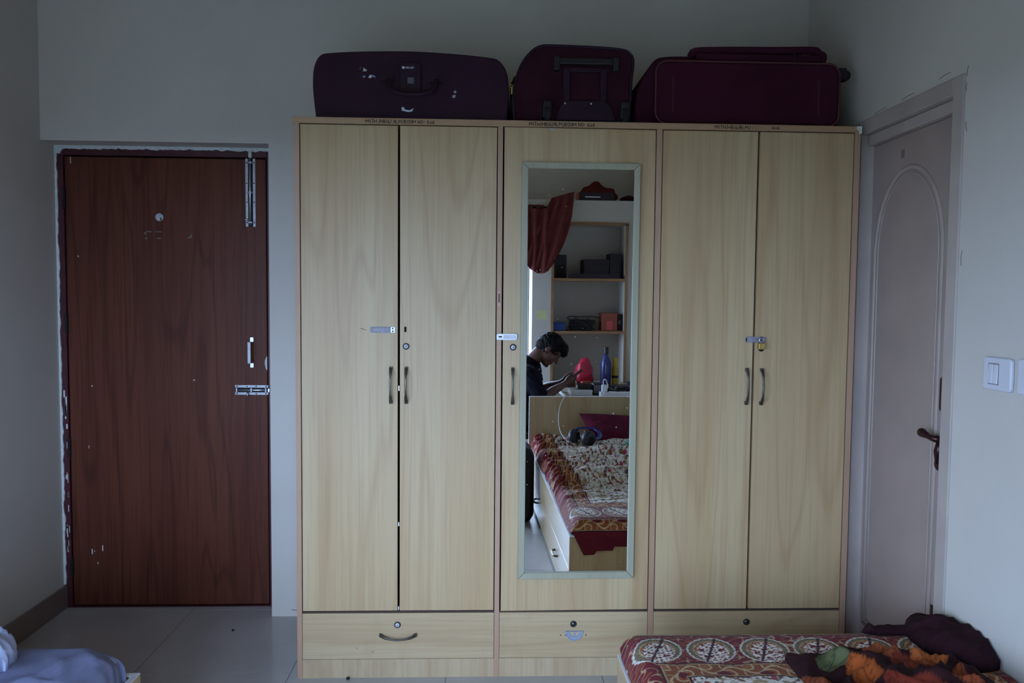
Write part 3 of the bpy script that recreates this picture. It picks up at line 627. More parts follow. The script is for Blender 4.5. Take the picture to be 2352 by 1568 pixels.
# ------------------------------------------------------------------ beds
M_BEDEDGE = mat('edge_band_with_highlight', (226, 226, 230), .4, var=.03)  # white colour carries the highlight caught along the bed panels' top edges
def bed_box(x0, x1, y0, y1, label, loc):
    t = thing('bed', label, 'bed', loc)
    build(B(x0, x1, y0-.018, y0, 0, .357), 'foot_panel', M_LAM, t); build(B(x0, x1, y0-.018, y0, .357, .3605), 'edge_band', M_BEDEDGE, t)
    return t
b1 = bed_box(1.112, 2.10, -.587, -2.59, 'box bed with drawers and tall headboard under the paisley bedspread', (1.6, -1.6, 0))
build(B(1.112, 1.130, -2.572, -.605, .204, .357), 'side_rail', M_LAMY, b1); build(B(1.112, 1.130, -2.572, -.605, .357, .3605), 'edge_band', M_BEDEDGE, b1)
for ya, yb in ((-1.58, -.608), (-2.57, -1.584)):
    dw = build(B(1.112, 1.130, ya, yb, .02, .200), 'drawer', M_LAMY, b1, bevel=.001, seg=1); yc = (ya+yb)/2+.05
    build(MB().tube(smoothpath([(1.112, yc-.05, .125), (1.094, yc-.04, .125), (1.092, yc, .125), (1.094, yc+.04, .125), (1.112, yc+.05, .125)], 4), .006, 8), 'handle', M_HANDLE, dw, smooth=True)
build(B(2.082, 2.10, -2.572, -.605, .0, .3605), 'side_panel', M_LAMY, b1)
build(B(1.130, 2.082, -2.572, -.605, .19, .205), 'base_board', M_LAM, b1)
build(B(1.106, 2.104, -2.592, -2.572, 0, .7245), 'headboard', M_LAM, b1); build(B(1.106, 2.104, -2.592, -2.572, .7245, .728), 'edge_band', M_BEDEDGE, b1); build(B(1.1035, 1.106, -2.592, -2.572, 0, .728), 'edge_band', M_BEDEDGE, b1)
tag(build(B(1.136, 2.076, -2.565, -.612, .2055, .422), 'mattress', cloth('mattress_ticking', (190, 186, 178)), bevel=.03, seg=4), 'mattress under the paisley bedspread', 'mattress')

def set_print(o, cols, mats=M_PRINT):
    a = o.data.color_attributes.new('print', 'FLOAT_COLOR', 'POINT')
    c = np.ones((len(o.data.vertices), 4), dtype=np.float32); c[:, :3] = cols; a.data.foreach_set('color', c.ravel())
def L3(*c): return np.array(lin(c)[:3])
MAR, HEM, BRN, OLI, WHT, DRK, ORG, TAN, PNK = L3(112, 30, 40), L3(98, 24, 38), L3(136, 76, 44), L3(126, 116, 86), L3(226, 220, 210), L3(58, 22, 32), L3(170, 84, 44), L3(190, 164, 124), L3(170, 50, 92)
def put(C, m, col): C[m] = col
def spread_pattern(s, x):
    n = len(s); C = np.tile(MAR, (n, 1))
    def hsh(i, j, k): v = np.sin(i*127.1+j*311.7+k*74.7)*43758.5453; return v-np.floor(v)
    def cells(c, k0, vis, rmin, rmax):
        ci, cj = np.floor(x/c), np.floor(s/c); best = np.full(n, 9.0); th = np.zeros(n); rr = np.ones(n)
        for a in (-1, 0, 1):
            for b in (-1, 0, 1):
                i, j = ci+a, cj+b; px, ps = (i+.2+.6*hsh(i, j, k0))*c, (j+.2+.6*hsh(i, j, k0+1))*c
                R = rmin+(rmax-rmin)*hsh(i, j, k0+2); ok = hsh(i, j, k0+3) < vis
                d = np.where(ok, np.hypot(x-px, s-ps)/R, 9); u = d < best
                best = np.where(u, d, best); th = np.where(u, np.arctan2(s-ps, x-px), th); rr = np.where(u, hsh(i, j, k0+4), rr)
        return best, th, rr
    # field
    fld = (s > .42) & (x > 1.26) & (x < 2.03)
    F = np.tile(WHT, (n, 1))
    v = np.sin(x*62+2.2*np.sin(s*41))*np.sin(s*55+1.7*np.sin(x*37)); put(F, np.abs(v) < .07, L3(96, 84, 78))
    d, th_, rr = cells(.026, 11, .62, .0045, .008); lf = d*(1+.7*np.abs(np.sin(th_+rr*6))) < 1.15; put(F, lf, L3(104, 100, 84)); put(F, lf & (rr > .5), L3(104, 42, 40))
    d, th_, rr = cells(.050, 3, .75, .009, .0145); pet = d < .80+.2*np.cos(5*th_+rr*6); put(F, pet, L3(112, 40, 40)); put(F, (d < .45) & pet, L3(74, 26, 30)); put(F, d < .2, TAN)
    put(F, pet & (rr > .82), PNK)
    C[fld] = F[fld]
    # corner vines on plain maroon
    vn = np.abs(np.sin(x*70+1.5*np.sin(s*95))*.6+np.sin(s*88+1.3*np.cos(x*60))*.6); put(C, (vn < .09) & (s > .17), TAN*.8); put(C, (vn > 1.02) & (s > .17), BRN)
    # scroll bands
    def band(mask, u, w):                             # u along, w 0..1 across
        T = np.tile(BRN, (n, 1)); ph = u/.118*2*np.pi; vine = w-.5-.27*np.sin(ph); put(T, np.abs(vine) < .055, TAN)
        curl = np.hypot((np.mod(u/.059+.25, 1)-.5)*.059/.022, (w-.5+.22*np.sign(np.sin(ph)))/.30); put(T, np.abs(curl-.75) < .13, TAN); put(T, curl < .45, ORG); put(T, curl < .2, OLI)
        tri = np.abs(np.mod(u/.118, 1)-.5)*2+np.abs(w-.75)*2.4; put(T, tri < .42, HEM)
        put(T, (w < .07) | (w > .93), DRK); put(T, ((w > .07) & (w < .12)) | ((w > .88) & (w < .93)), TAN*.75)
        C[mask] = T[mask]
    wv = .006*np.maximum(0, np.sin((x-1.2)/.157*2*np.pi))
    wf = (s-.345-wv)/.078; band((wf > 0) & (wf < 1) & (x > 1.185), x, wf)
    wl = (x-1.185)/.072; band((wl > 0) & (wl < 1) & (s > .36) & ((s-.345)*.9 > (x-1.185)), s, wl)
    wr_ = (2.10-x)/.072; band((wr_ > 0) & (wr_ < 1) & (s > .36), s, wr_)
    wd = (s-.098)/.070; band((wd > 0) & (wd < 1), x, wd)
    put(C, s < .098, HEM)
    # paisley row on the foot edge
    k = np.floor((x-1.125)/.157); cx = 1.125+.157*(k+.5); dx, ds = x-cx, s-.266; dx = dx+.15*ds
    th = np.arctan2(ds, dx); r = np.hypot(dx/.073, ds/.078)*(1+.035*np.abs(np.cos(11*th)))
    row = (s > .176) & (s < .352)
    P = C.copy(); m = r < 1.0; put(P, m, WHT*.9); m = r < .93; put(P, m, OLI); put(P, m & (np.cos(46*th) > .55), DRK*1.6); put(P, (r < .74) & (r > .70), TAN)
    put(P, r < .70, ORG*.75); sw = np.sin(dx*170+3*np.sin(ds*120))*np.sin(ds*150+2*np.sin(dx*140)); put(P, (r < .70) & (sw > .25), OLI*.8); put(P, (r < .70) & (np.abs(sw) < .10), TAN)
    inn = (np.hypot((dx-.004)/.046, (ds-.014)/.060) < 1); put(P, inn, WHT); ax = np.abs(dx+.3*ds); br = np.abs(np.sin((ax*.9-ds*.8+.006*np.sin(ax*260+k*2)+.004*np.sin(ds*330))*115)); blob = np.sin(ax*310+ds*90+k)*np.sin(ds*280-ax*120); put(P, inn & (blob > .35), ORG*.8); put(P, inn & (br < .38+.25*np.sin(ax*180+ds*240+k*3)), MAR); put(P, inn & (br < .10), DRK)
    put(P, (np.abs(dx+.30*ds) < .0042) & (r < .98), DRK)
    C[row] = P[row]
    return C
def wrinkle(x, y):
    fy = min(1, max(0, (-y-.62)/.1)); w1 = noise.noise(Vector((x*5, y*6, 2)))*.004*fy
    far = min(1, max(0, (-y-.88)/.25))
    if far > 0:
        q = noise.noise(Vector((x*.8+.6*y, y*8+1.1*x, 5))); q2 = noise.noise(Vector((x*2.2, y*15, 8)))
        w1 += far*(.034*(1-min(1, abs(q)*3.6))**2+.016*(1-min(1, abs(q2)*3.4))**2)
    return w1
def spread():
    ss = np.concatenate([np.arange(0, .62, .0027), np.arange(.62, 2.12, .0045)]); xs = np.concatenate([np.arange(1.118, 2.124, .0027)])
    ky = np.array([-.5775, -.5775, -.580, -.588, -.606, -.64, -2.60]); kz = np.array([.285, .365, .398, .418, .430, .434, .430])
    kl = np.concatenate([[0], np.cumsum(np.hypot(np.diff(ky), np.diff(kz)))])
    V = []; S = []; Xs = []
    nx = len(xs)
    for s in ss:
        for x in xs:
            hz = .277+.016*min(1, max(0, (x-1.225)/.01))+.020*min(1, max(0, (x-1.31)/.008))+.004*nz(x*9)
            xx = x
            if s < .105: xx = max(x, 1.118+(.105-s)*.55)
            se = s
            y = float(np.interp(se, kl, ky)); z = float(np.interp(se, kl, kz))
            if s < .085: z = hz+(z-.285)*(.37-hz)/.085 if z < .37 else z
            if s < .13: y += .0035*noise.noise(Vector((x*14, s*4, 1)))+.003
            if s > .17: z += wrinkle(x, y)
            dx = xx-1.118
            if s > .10 and dx < .06: z -= .070*(1-dx/.06)**3*min(1, (s-.10)/.07)
            V.append((xx, y, z)); S.append(s); Xs.append(x)
    nr = len(ss); idx = np.arange(nr*nx).reshape(nr, nx)
    F = np.stack([idx[:-1, :-1], idx[:-1, 1:], idx[1:, 1:], idx[1:, :-1]], -1).reshape(-1, 4)
    me = D.meshes.new('bedspread'); og = np.array([1.62, -1.55, .28]); me.from_pydata((np.array(V)-og).tolist(), [], F.tolist()); me.materials.append(M_PRINT)
    me.polygons.foreach_set('use_smooth', [True]*len(me.polygons))
    o = D.objects.new('bedspread', me); COL.objects.link(o); o.location = og; reg(o, og)
    set_print(o, spread_pattern(np.array(S), np.array(Xs))); return o
tag(spread(), 'maroon and white block-printed bedspread with a row of paisley medallions along the foot', 'bedspread')

def heap(name, x0, x1, y0, y1, hfun, step, m, zb, pattern=None, thick=.004):
    nx, ny = int((x1-x0)/step)+1, int((y1-y0)/step)+1; V = []; idx = {}; pts = []
    for j in range(ny):
        for i in range(nx):
            x, y = x0+i*step, y0+j*step; h = hfun(x, y)
            if h > 0: idx[(i, j)] = len(V); V.append((x, y, zb(x, y)+h+thick)); pts.append((x, y))
    top = len(V); V += [(x, y, zb(x, y)+.002) for x, y in pts]; F = []; E = {}
    for (i, j) in list(idx):
        q = [(i, j), (i+1, j), (i+1, j+1), (i, j+1)]
        if all(k in idx for k in q):
            f = [idx[k] for k in q]; F.append(tuple(f)); F.append(tuple(k+top for k in f[::-1]))
            for a, b in zip(f, f[1:]+f[:1]): E[(a, b)] = 1
    for (a, b) in list(E):
        if (b, a) not in E: F.append((b, a, a+top, b+top))
    mb = MB(); mb.v = [Vector(p) for p in V]; mb.f = F
    o = build(mb, name, m, smooth=True)
    if pattern: set_print(o, np.array([pattern(x, y) for x, y in pts]*2))
    return o
bedz = lambda x, y: .4345+max(wrinkle(x, y), wrinkle(x, y+.006), wrinkle(x, y-.006))
N3 = lambda x, y, k: noise.noise(Vector((x, y, k)))
def ridge(v): return (1-min(1, abs(v)*2.2))**2
# leaf print throw
LEAVES = [(1.665, -.835, 0.9, .062, (89, 94, 62)), (1.70, -.92, 1.6, .062, (160, 80, 36)), (1.80, -.83, -.5, .055, (140, 73, 41)), (1.86, -.90, -.7, .062, (120, 49, 33)), (1.93, -.85, .4, .06, (164, 89, 44)), (1.56, -.96, 1.9, .06, (120, 57, 28)), (1.62, -1.08, .3, .075, (144, 67, 32)), (1.78, -1.03, 2.4, .075, (120, 46, 32)), (1.93, -1.0, 1.2, .062, (136, 64, 35)), (1.86, -1.16, .2, .075, (88, 89, 59)), (1.70, -1.22, 1.1, .075, (152, 73, 35)), (1.58, -1.26, -.4, .075, (120, 48, 33)), (1.95, -1.24, .6, .075, (156, 80, 40))]
def leafprint(x, y):
    c = np.array(lin((44, 16, 20))[:3])
    for cx, cy, a, r, col in LEAVES:
        dx, dy = x-cx, y-cy; u, v = dx*math.cos(a)+dy*math.sin(a), -dx*math.sin(a)+dy*math.cos(a)
        if abs(u) < r:
            w = .62*r*math.sqrt(max(0, 1-(u/r)**2))*(1-.45*u/r)
            if abs(v) < w:
                c = np.array(lin(col)[:3])
                if abs(v) < .0022 or abs(math.sin((u-abs(v)*.8)*190)) < .16: c = c*.5
                elif abs(v) > w*.86: c = c*.8
    return c
def thr(x, y):
    e = min((x-1.545)/.06, (2.04-x)/.08, (-.755-y+.04*N3(x*9, y*3, 2)-.10*abs(x-1.75)*.8)/.05, (y+1.45)/.06)
    if e <= .02: return 0
    return min(1, e)**.6*(.006+.034*ridge(N3(x*6+1.5*y, y*7, 3.3))+.022*ridge(N3(x*11, y*12-x*5, 7.1))+.012*(N3(x*9, y*9, 9)+.5))
tag(heap('throw_blanket', 1.46, 2.05, -1.46, -.74, thr, .0055, M_PRINT2, bedz, leafprint), 'crumpled dark throw printed with orange and green leaves on the bed', 'blanket')
def dk(x, y):
    body = 1-math.hypot((x-2.075)/.105, (y+.705)/.165)**2+.25*N3(x*12, y*9, 4)
    arm = 1-math.hypot((x-1.955)/.10, (y+.612+.014*N3(x*14, 0, 1))/.026)**2+.2*N3(x*25, y*25, 6)
    h = 0
    if body > 0: h = max(h, .062*min(1, body)**.55*(1+.25*N3(x*18, y*11, 5))+.012*ridge(N3(x*9, y*20, 2)))
    if arm > 0: h = max(h, .020*min(1, arm)**.5+.006*N3(x*40, y*10, 3)+(.016*max(0, 1-abs(x-1.878)/.02)))
    return h if x < 2.128 and y < -.578 else 0
tag(heap('dark_garment', 1.845, 2.128, -.90, -.52, dk, .005, cloth('dark_maroon_knit', (44, 19, 27)), lambda x, y: .434), 'dark maroon garment crumpled at the foot corner of the bed against the wall', 'clothing')

# left bed
b2 = bed_box(-1.215, -.283, -.675, -2.66, 'box bed along the left wall under a plain blue-grey sheet', (-.75, -1.68, 0))
build(B(-.301, -.283, -2.66, -.693, 0, .357), 'side_panel', M_LAMY, b2); build(B(-.301, -.283, -2.66, -.693, .357, .3605), 'edge_band', M_BEDEDGE, b2)
build(B(-1.215, -1.197, -2.66, -.693, 0, .3605), 'side_panel', M_LAMY, b2); build(B(-1.197, -.301, -2.66, -.693, .19, .205), 'base_board', M_LAM, b2); build(B(-1.22, -.278, -2.68, -2.66, 0, .728), 'headboard', M_LAM, b2)
def sheet():
    x0, x1, y0, y1, zt, zb_, R = -1.19, -.306, -2.65, -.698, .462, .25, .05
    def prof(n, a, b):                                # flat coordinate with rounded drop on the open sides
        out = [];
        for k in range(13): t = k/12; out.append((b-R+R*math.sin(t*math.pi/2), -R*(1-math.cos(t*math.pi/2))))
        out += [(b+.004, -R-.05), (b+.002, -R-.10), (b, -R-.15)]
        return [(a+(b-R-a)*k/n, 0) for k in range(n)]+out
    px, py = prof(70, x0, x1), prof(150, y0, y1); V = []; F = []
    for (y, dy) in py:
        for (x, dx) in px:
            z = zt+min(dx, dy); w = 1.0
            fe = min(1, max(0, (-y-.74)/.12)); q = fe*(.014*ridge(1.3*N3(x*3.0+y*2.6, (y*2.2-x*2.4)*1.3, 3))+.006*ridge(1.5*N3(x*7, y*9+x*6, 8)))+.003*N3(x*4, y*5, 1)
            qx = .006*ridge(N3(x*3, y*14, 6)) if dx < -.005 else 0; qy = .005*ridge(N3(x*16, y*3, 6)) if dy < -.005 else 0
            corner = max(0, 1-math.hypot(x-x1, y-y1)/.10); pl = .007*math.sin(math.atan2(y-y1+.12, x-x1+.12)*26)*corner
            sag = -.03*corner
            V.append((x+qx+pl-.012*corner, y+qy-pl-.012*corner, z+(q if min(dx, dy) > -.03 else 0)+sag))
    nx = len(px)
    for j in range(len(py)-1):
        for i in range(nx-1): F.append((j*nx+i, j*nx+i+1, (j+1)*nx+i+1, (j+1)*nx+i))
    mb = MB(); mb.v = [Vector(p) for p in V]; mb.f = F
    return build(mb, 'bed_sheet', cloth('blue_grey_sheet', (126, 130, 162), .06), smooth=True)
tag(sheet(), 'plain blue-grey sheet tucked over the left mattress', 'sheet')
tag(build(B(-1.19, -.318, -2.65, -.712, .2055, .440), 'mattress', cloth('mattress_blue', (150, 156, 176)), bevel=.03, seg=4), 'mattress under the blue-grey sheet', 'mattress')
def bun(x, y):
    e = 1-math.hypot((x+.655)/.125, (y+.87)/.13)**2+.2*N3(x*12, y*12, 1)
    return .085*e**.5+.03*ridge(N3(x*11, y*13, 5))+.012*N3(x*30, y*30, 2) if e > 0.01 else 0
tag(heap('cloth_bundle', -.81, -.50, -1.03, -.72, bun, .006, cloth('pale_blue_cotton', (190, 200, 235), .1), lambda x, y: .462), 'pale blue cloth bundle crumpled on the blue-grey sheet', 'clothing')

# things at the head of the paisley bed
def pillow(name, c, w, d, h, rot, m):
    mb = MB(); n = 26; vs = []; fs = []
    for side in (1, -1):
        for j in range(n+1):
            for i in range(n+1):
                u, v = -1+2*i/n, -1+2*j/n; e = max(0, (1-abs(u)**3.2))*max(0, (1-abs(v)**3.2)); k = 1+.05*(abs(u*v))
                vs.append(Vector((u*w/2*k*(1-.05*(1-v*v)), v*d/2*k, side*h/2*e**.5+.004*noise.noise(Vector((u*3, v*3, side*5))))))
    m1 = (n+1)**2
    for s in (0, 1):
        for j in range(n):
            for i in range(n):
                a = s*m1+j*(n+1)+i; q = (a, a+1, a+n+2, a+n+1); fs.append(q if s == 0 else q[::-1])
    R = Matrix.Rotation(rot[2], 3, 'Z') @ Matrix.Rotation(rot[1], 3, 'Y') @ Matrix.Rotation(rot[0], 3, 'X')
    mb.add([Vector(c)+R @ p for p in vs], fs)
    return build(mb, name, m, smooth=True, weld=True)
tag(pillow('pillow', (1.80, -2.43, .512), .66, .26, .10, (math.radians(-34), math.radians(4), math.radians(-3)), cloth('maroon_pillowcase', (84, 22, 40))), 'maroon pillow leaning on the headboard', 'pillow')
tag(pillow('cushion', (1.925, -2.13, .515), .40, .28, .11, (math.radians(22), math.radians(-8), 0), cloth('teal_cushion', (56, 150, 140))), 'teal green cushion beside the maroon pillow', 'cushion')
hp_ = thing('headphones', 'black over-ear headphones with a blue band lying on the bed', 'headphones', (1.45, -2.30, .44))
HC = Vector((1.455, -2.27, .485))
def can(c, ax):
    c = Vector(c); a = Vector(ax).normalized()
    build(MB().lathe(c, [(.0, -.024), (.042, -.024), (.051, -.010), (.053, .006), (.046, .016), (.0, .016)], 24, a), 'ear_cup', M_BLK, hp_, smooth=True)
    build(MB().ring(c+a*.018, a, .034, .015, 24, 8), 'ear_pad', M_BLKM, hp_, smooth=True)
can((1.382, -2.28, .496), (.85, .5, .1)); can((1.470, -2.20, .496), (-.35, -.9, .15))
bd = [Vector((1.392, -2.30, .520)), Vector((1.42, -2.345, .536)), Vector((1.475, -2.365, .540)), Vector((1.535, -2.345, .534)), Vector((1.562, -2.29, .516)), Vector((1.545, -2.235, .496)), Vector((1.49, -2.20, .49))]
build(MB().tube(smoothpath(bd, 5), [(.015, .006)]*31, 10, flat=(0, 0, 1)), 'headband', mat('blue_black_band', (30, 46, 110), .25), hp_, smooth=True)
wc = smoothpath([(1.375, -2.66, .706), (1.365, -2.60, .722), (1.358, -2.580, .735), (1.345, -2.555, .715), (1.318, -2.53, .66), (1.305, -2.50, .58), (1.312, -2.44, .50), (1.345, -2.36, .45), (1.37, -2.32, .455)], 6)
tag(build(MB().tube(wc, .0022, 8), 'white_cable', M_WHITE, smooth=True), 'thin white cable hanging over the headboard to the headphones', 'cable')
# dark bag on the floor by the bed
bp = thing('bag', 'dark bag standing on the floor against the bed drawers', 'bag', (.96, -2.08, 0))
build(MB().prism(rrect(.845, 1.085, .003, .49, .07), 'y', -2.22, -1.93), 'bag_body', M_BLKM, bp, bevel=.045, seg=4)
build(MB().prism(rrect(.875, 1.055, .04, .27, .04), 'y', -1.94, -1.895), 'front_pocket', M_BLKM, bp, bevel=.015, seg=3)
build(MB().tube(smoothpath([(.90, -2.08, .48), (.92, -2.08, .525), (1.0, -2.08, .525), (1.03, -2.08, .48)], 4), .009, 8), 'carry_loop', M_BLK, bp, smooth=True)

# ------------------------------------------------------------------ desk end of the room
M_DESK = wood('desk_laminate', (190, 176, 150), (178, 160, 130), (140, 112, 80), 'x', .4, line=.2, streak=.2)
dk_ = thing('desk', 'pale desk behind the headboard, crowded with small gear', 'desk', (1.77, -3.1, 0))
build(B(1.40, 2.125, -3.595, -2.62, .672, .700), 'desk_top', M_DESK, dk_, bevel=.002, seg=1); build(B(1.397, 1.40, -3.595, -2.62, .672, .700), 'edge_band', M_BEDEDGE, dk_)
for x, y in ((1.41, -2.66), (2.085, -2.66), (1.41, -3.585), (2.085, -3.585)): build(B(x, x+.035, y, y+.035, 0, .672), 'leg', M_DESK, dk_)
build(B(2.05, 2.12, -3.585, -2.63, .50, .672), 'apron', M_DESK, dk_)
# niche trim and shelves
M_TRIM = mat('brown_wood_trim', (150, 112, 76), .5, var=.12, vs=12)
ns = thing('niche_shelf', 'built-in wall niche with brown wood trim and two shelves above the desk', 'shelf', (1.696, -3.75, .70))
for a, b, c, d in ((NX0-.012, NX0+.010, NZ0+.002, NZ1), (NX1-.010, NX1+.012, NZ0+.002, NZ1), (NX0-.012, NX1+.012, NZ1-.010, NZ1+.014)):
    build(B(a, b, YF-.004, YF+.010, c, d), 'trim', M_TRIM, ns)
for z in (1.585, 1.141): build(B(NX0+.001, NX1-.001, -3.899, YF+.004, z-.022, z), 'shelf_board', M_TRIM, ns)
def bx(name, label, cat, x0, x1, y0, y1, z0, z1, m, bevel=.004, group=None, parts=()):
    t = thing(name, label, cat, ((x0+x1)/2, (y0+y1)/2, z0), group); build(B(x0, x1, y0, y1, z0, z1), 'body', m, t, bevel=bevel)
    for (n_, a, mm) in parts: build(B(*a), n_, mm, t)
    return t
M_DBOX = mat('dark_card', (40, 26, 40), .6, var=.15, vs=20)
bx('speaker_box', 'tall dark box at the curtain end of the upper niche shelf', 'box', 1.405, 1.515, -3.85, -3.70, 1.5852, 1.785, M_DBOX, parts=(('grille', (1.42, 1.50, -3.702, -3.697, 1.60, 1.70), M_BLKM),))
bx('storage_box', 'wide dark box on the upper niche shelf under a second box', 'box', 1.66, 1.88, -3.87, -3.68, 1.5852, 1.748, M_DBOX, parts=(('label_strip', (1.70, 1.82, -3.681, -3.677, 1.64, 1.70), M_BLK),))
bx('storage_box', 'small dark box beside the wide dark box on the upper niche shelf', 'box', 1.885, 1.985, -3.86, -3.69, 1.5852, 1.80, M_DBOX, parts=(('label_strip', (1.90, 1.97, -3.691, -3.687, 1.66, 1.74), M_BLK),))
bx('storage_box', 'flat dark tray along the front of the upper niche shelf', 'box', 1.53, 1.96, -3.672, -3.615, 1.5852, 1.622, M_DBOX, parts=(('rim', (1.53, 1.96, -3.616, -3.612, 1.61, 1.624), M_BLK),))
tag(build(MB().lathe((1.755, -3.606, 1.60), [(.0, 0), (.024, .0), (.024, .004), (0, .004)], 20, (0, 1, 0)), 'round_tag', M_WHITE), 'small round white tag on the dark tray in the niche', 'tag')
bx('blue_box', 'small bright blue box on the middle niche shelf', 'box', 1.40, 1.505, -3.79, -3.66, 1.1412, 1.205, mat('blue_card', (44, 92, 180), .5), parts=(('lid', (1.397, 1.508, -3.793, -3.657, 1.192, 1.208), mat('blue_lid', (36, 76, 160), .5)),))
cb = thing('cable_pile', 'tangle of black cables and adapters on the middle niche shelf', 'cables', (1.65, -3.73, 1.1412))
build(B(1.555, 1.745, -3.80, -3.68, 1.1412, 1.235), 'adapter', M_BLK, cb, bevel=.012)
for k in range(5):
    rs = random.Random(k); ps = [(1.53+.24*rs.random(), -3.73+.08*rs.random(), 1.15+.10*rs.random()) for _ in range(8)]
    build(MB().tube(smoothpath(ps, 6), .0045, 6), 'cable', M_BLK, cb, smooth=True)
build(MB().tube(smoothpath([(1.80, -3.68, 1.255), (1.72, -3.68, 1.262), (1.64, -3.68, 1.258), (1.55, -3.68, 1.262), (1.525, -3.68, 1.245), (1.56, -3.68, 1.235)], 5), .005, 6), 'cable', M_BLK, cb, smooth=True)
bx('carton', 'reddish brown carton with a pink label on the middle niche shelf', 'box', 1.822, 1.955, -3.82, -3.67, 1.1412, 1.292, mat('brown_card', (150, 76, 56), .7), parts=(('label_sticker', (1.862, 1.912, -3.671, -3.667, 1.15, 1.225), mat('pink_label', (200, 80, 86), .6)),))
bx('storage_box', 'narrow dark case beside the brown carton in the niche', 'box', 1.96, 2.0, -3.82, -3.70, 1.1412, 1.28, M_DBOX, parts=(('clasp', (1.975, 1.985, -3.701, -3.697, 1.2, 1.23), M_STEELD),))
# desk clutter
bt = thing('bottle', 'dark blue water bottle standing on the desk', 'bottle', (1.79, -3.3, .7))
build(MB().lathe((1.79, -3.3, .7002), [(.0, 0), (.040, 0), (.044, .012), (.044, .19), (.036, .225), (.022, .258), (.018, .275), (0, .275)], 24), 'body', mat('navy_plastic', (58, 62, 120), .25), bt, smooth=True)
build(MB().cyl((1.79, -3.3, .973), (1.79, -3.3, 1.03), .022, .020, 20), 'cap', M_BLK, bt, bevel=.003)
ca = thing('spray_can', 'yellow spray can beside the blue bottle', 'can', (1.868, -3.3, .7))
build(MB().lathe((1.868, -3.3, .7002), [(.0, 0), (.026, 0), (.027, .01), (.027, .16), (.022, .175), (0, .175)], 20), 'body', mat('yellow_tin', (176, 150, 50), .35), ca, smooth=True)
build(MB().cyl((1.868, -3.3, .872), (1.868, -3.3, .945), .021, .019, 18), 'cap', mat('yellow_cap', (196, 168, 52), .4), ca, bevel=.004)
build(MB().cyl((1.868, -3.3, .78), (1.868, -3.3, .80), .0275, n=20), 'print_band', M_BLK, ca)
def blob(name, c, r, m, k, amp=.25, fr=18, flatten=None):
    mb = MB().ball(c, r, None, 28, 20); c = Vector(c)
    for i, p in enumerate(mb.v):
        d = p-c; f = 1+amp*noise.noise(Vector((p.x*fr, p.y*fr, p.z*fr+k))); q = c+d*f
        if flatten is not None: q.z = max(q.z, flatten)
        mb.v[i] = q
    return build(mb, name, m, smooth=True, weld=True)
tag(blob('plastic_bag', (1.625, -3.36, .80), (.075, .07, .13), mat('red_polythene', (190, 34, 66), .35), 2, .35, 16, .7005), 'crumpled red plastic bag on the desk', 'bag')
bx('orange_box', 'small orange box in front of the red plastic bag', 'box', 1.572, 1.655, -3.20, -3.12, .7003, .765, mat('orange_card', (190, 92, 40), .6), parts=(('flap', (1.572, 1.655, -3.121, -3.118, .755, .77), mat('orange_dark', (150, 66, 30), .6)),))
bx('notebook', 'white notebook lying near the desk edge', 'notebook', 1.44, 1.60, -3.0, -2.82, .7003, .735, M_WHITE, .003, parts=(('cover', (1.437, 1.603, -3.003, -2.817, .732, .738), M_WHITE),))
bx('black_device', 'flat black device on the white notebook', 'device', 1.50, 1.61, -2.99, -2.88, .7385, .775, M_BLK, .008, parts=(('button_row', (1.52, 1.59, -2.879, -2.877, .75, .76), M_BLKM),))
bx('black_adapter', 'ribbed black adapter beside the white charger', 'adapter', 1.612, 1.69, -2.96, -2.85, .7003, .785, M_BLK, .01, parts=tuple(('rib', (1.618+.012*i, 1.624+.012*i, -2.851, -2.846, .715, .775), M_STEELD) for i in range(6)))
ps = thing('power_strip', 'long white power strip at the bed end of the desk', 'power strip', (1.84, -2.74, .7)); build(B(1.64, 2.06, -2.78, -2.71, .7003, .738), 'body', M_WHITE, ps, bevel=.006)
for k in range(5): build(MB().cyl((1.70+.075*k, -2.745, .7385), (1.70+.075*k, -2.745, .7395), .014, n=12), 'socket', M_STEELD, ps)
ch = thing('charger', 'white phone charger plugged into the power strip', 'charger', (1.675, -2.745, .738)); build(B(1.655, 1.695, -2.765, -2.725, .7397, .79), 'body', M_WHITE, ch, bevel=.005)
build(MB().tube(smoothpath([(1.668, -2.745, .788), (1.666, -2.745, .815), (1.676, -2.745, .832), (1.69, -2.745, .815), (1.698, -2.735, .775), (1.67, -2.700, .75), (1.632, -2.690, .706), (1.45, -2.69, .704)], 6), .0035, 6), 'cable', M_WHITE, ch, smooth=True)
kb = thing('gear_pile', 'jumble of black gear on the desk behind the power strip', 'gear', (1.86, -2.95, .7))
build(B(1.71, 1.90, -3.0, -2.86, .7003, .765), 'camera_body', M_BLK, kb, bevel=.012); build(MB().cyl((1.80, -2.86, .735), (1.80, -2.80, .735), .035, .032, 20), 'lens', M_BLKM, kb, bevel=.004); build(B(1.90, 2.05, -3.02, -2.88, .7003, .785), 'pouch', M_BLKM, kb, bevel=.025, seg=3)
build(MB().tube(smoothpath([(1.72, -2.85, .76), (1.76, -2.79, .745), (1.83, -2.79, .742), (1.9, -2.83, .76), (1.98, -2.8, .742)], 5), .006, 6), 'strap', M_BLK, kb, smooth=True)
build(MB().ring((1.93, -3.1, .74), (.3, 1, .2), .03, .006, 20, 8), 'coil', M_STEELD, kb)
bx('brown_pouch', 'brown cloth pouch near the niche trim on the desk', 'pouch', 1.43, 1.55, -3.45, -3.32, .7003, .755, cloth('brown_cloth', (96, 70, 62)), .02, parts=(('zip', (1.44, 1.54, -3.322, -3.318, .73, .736), M_STEELD),))
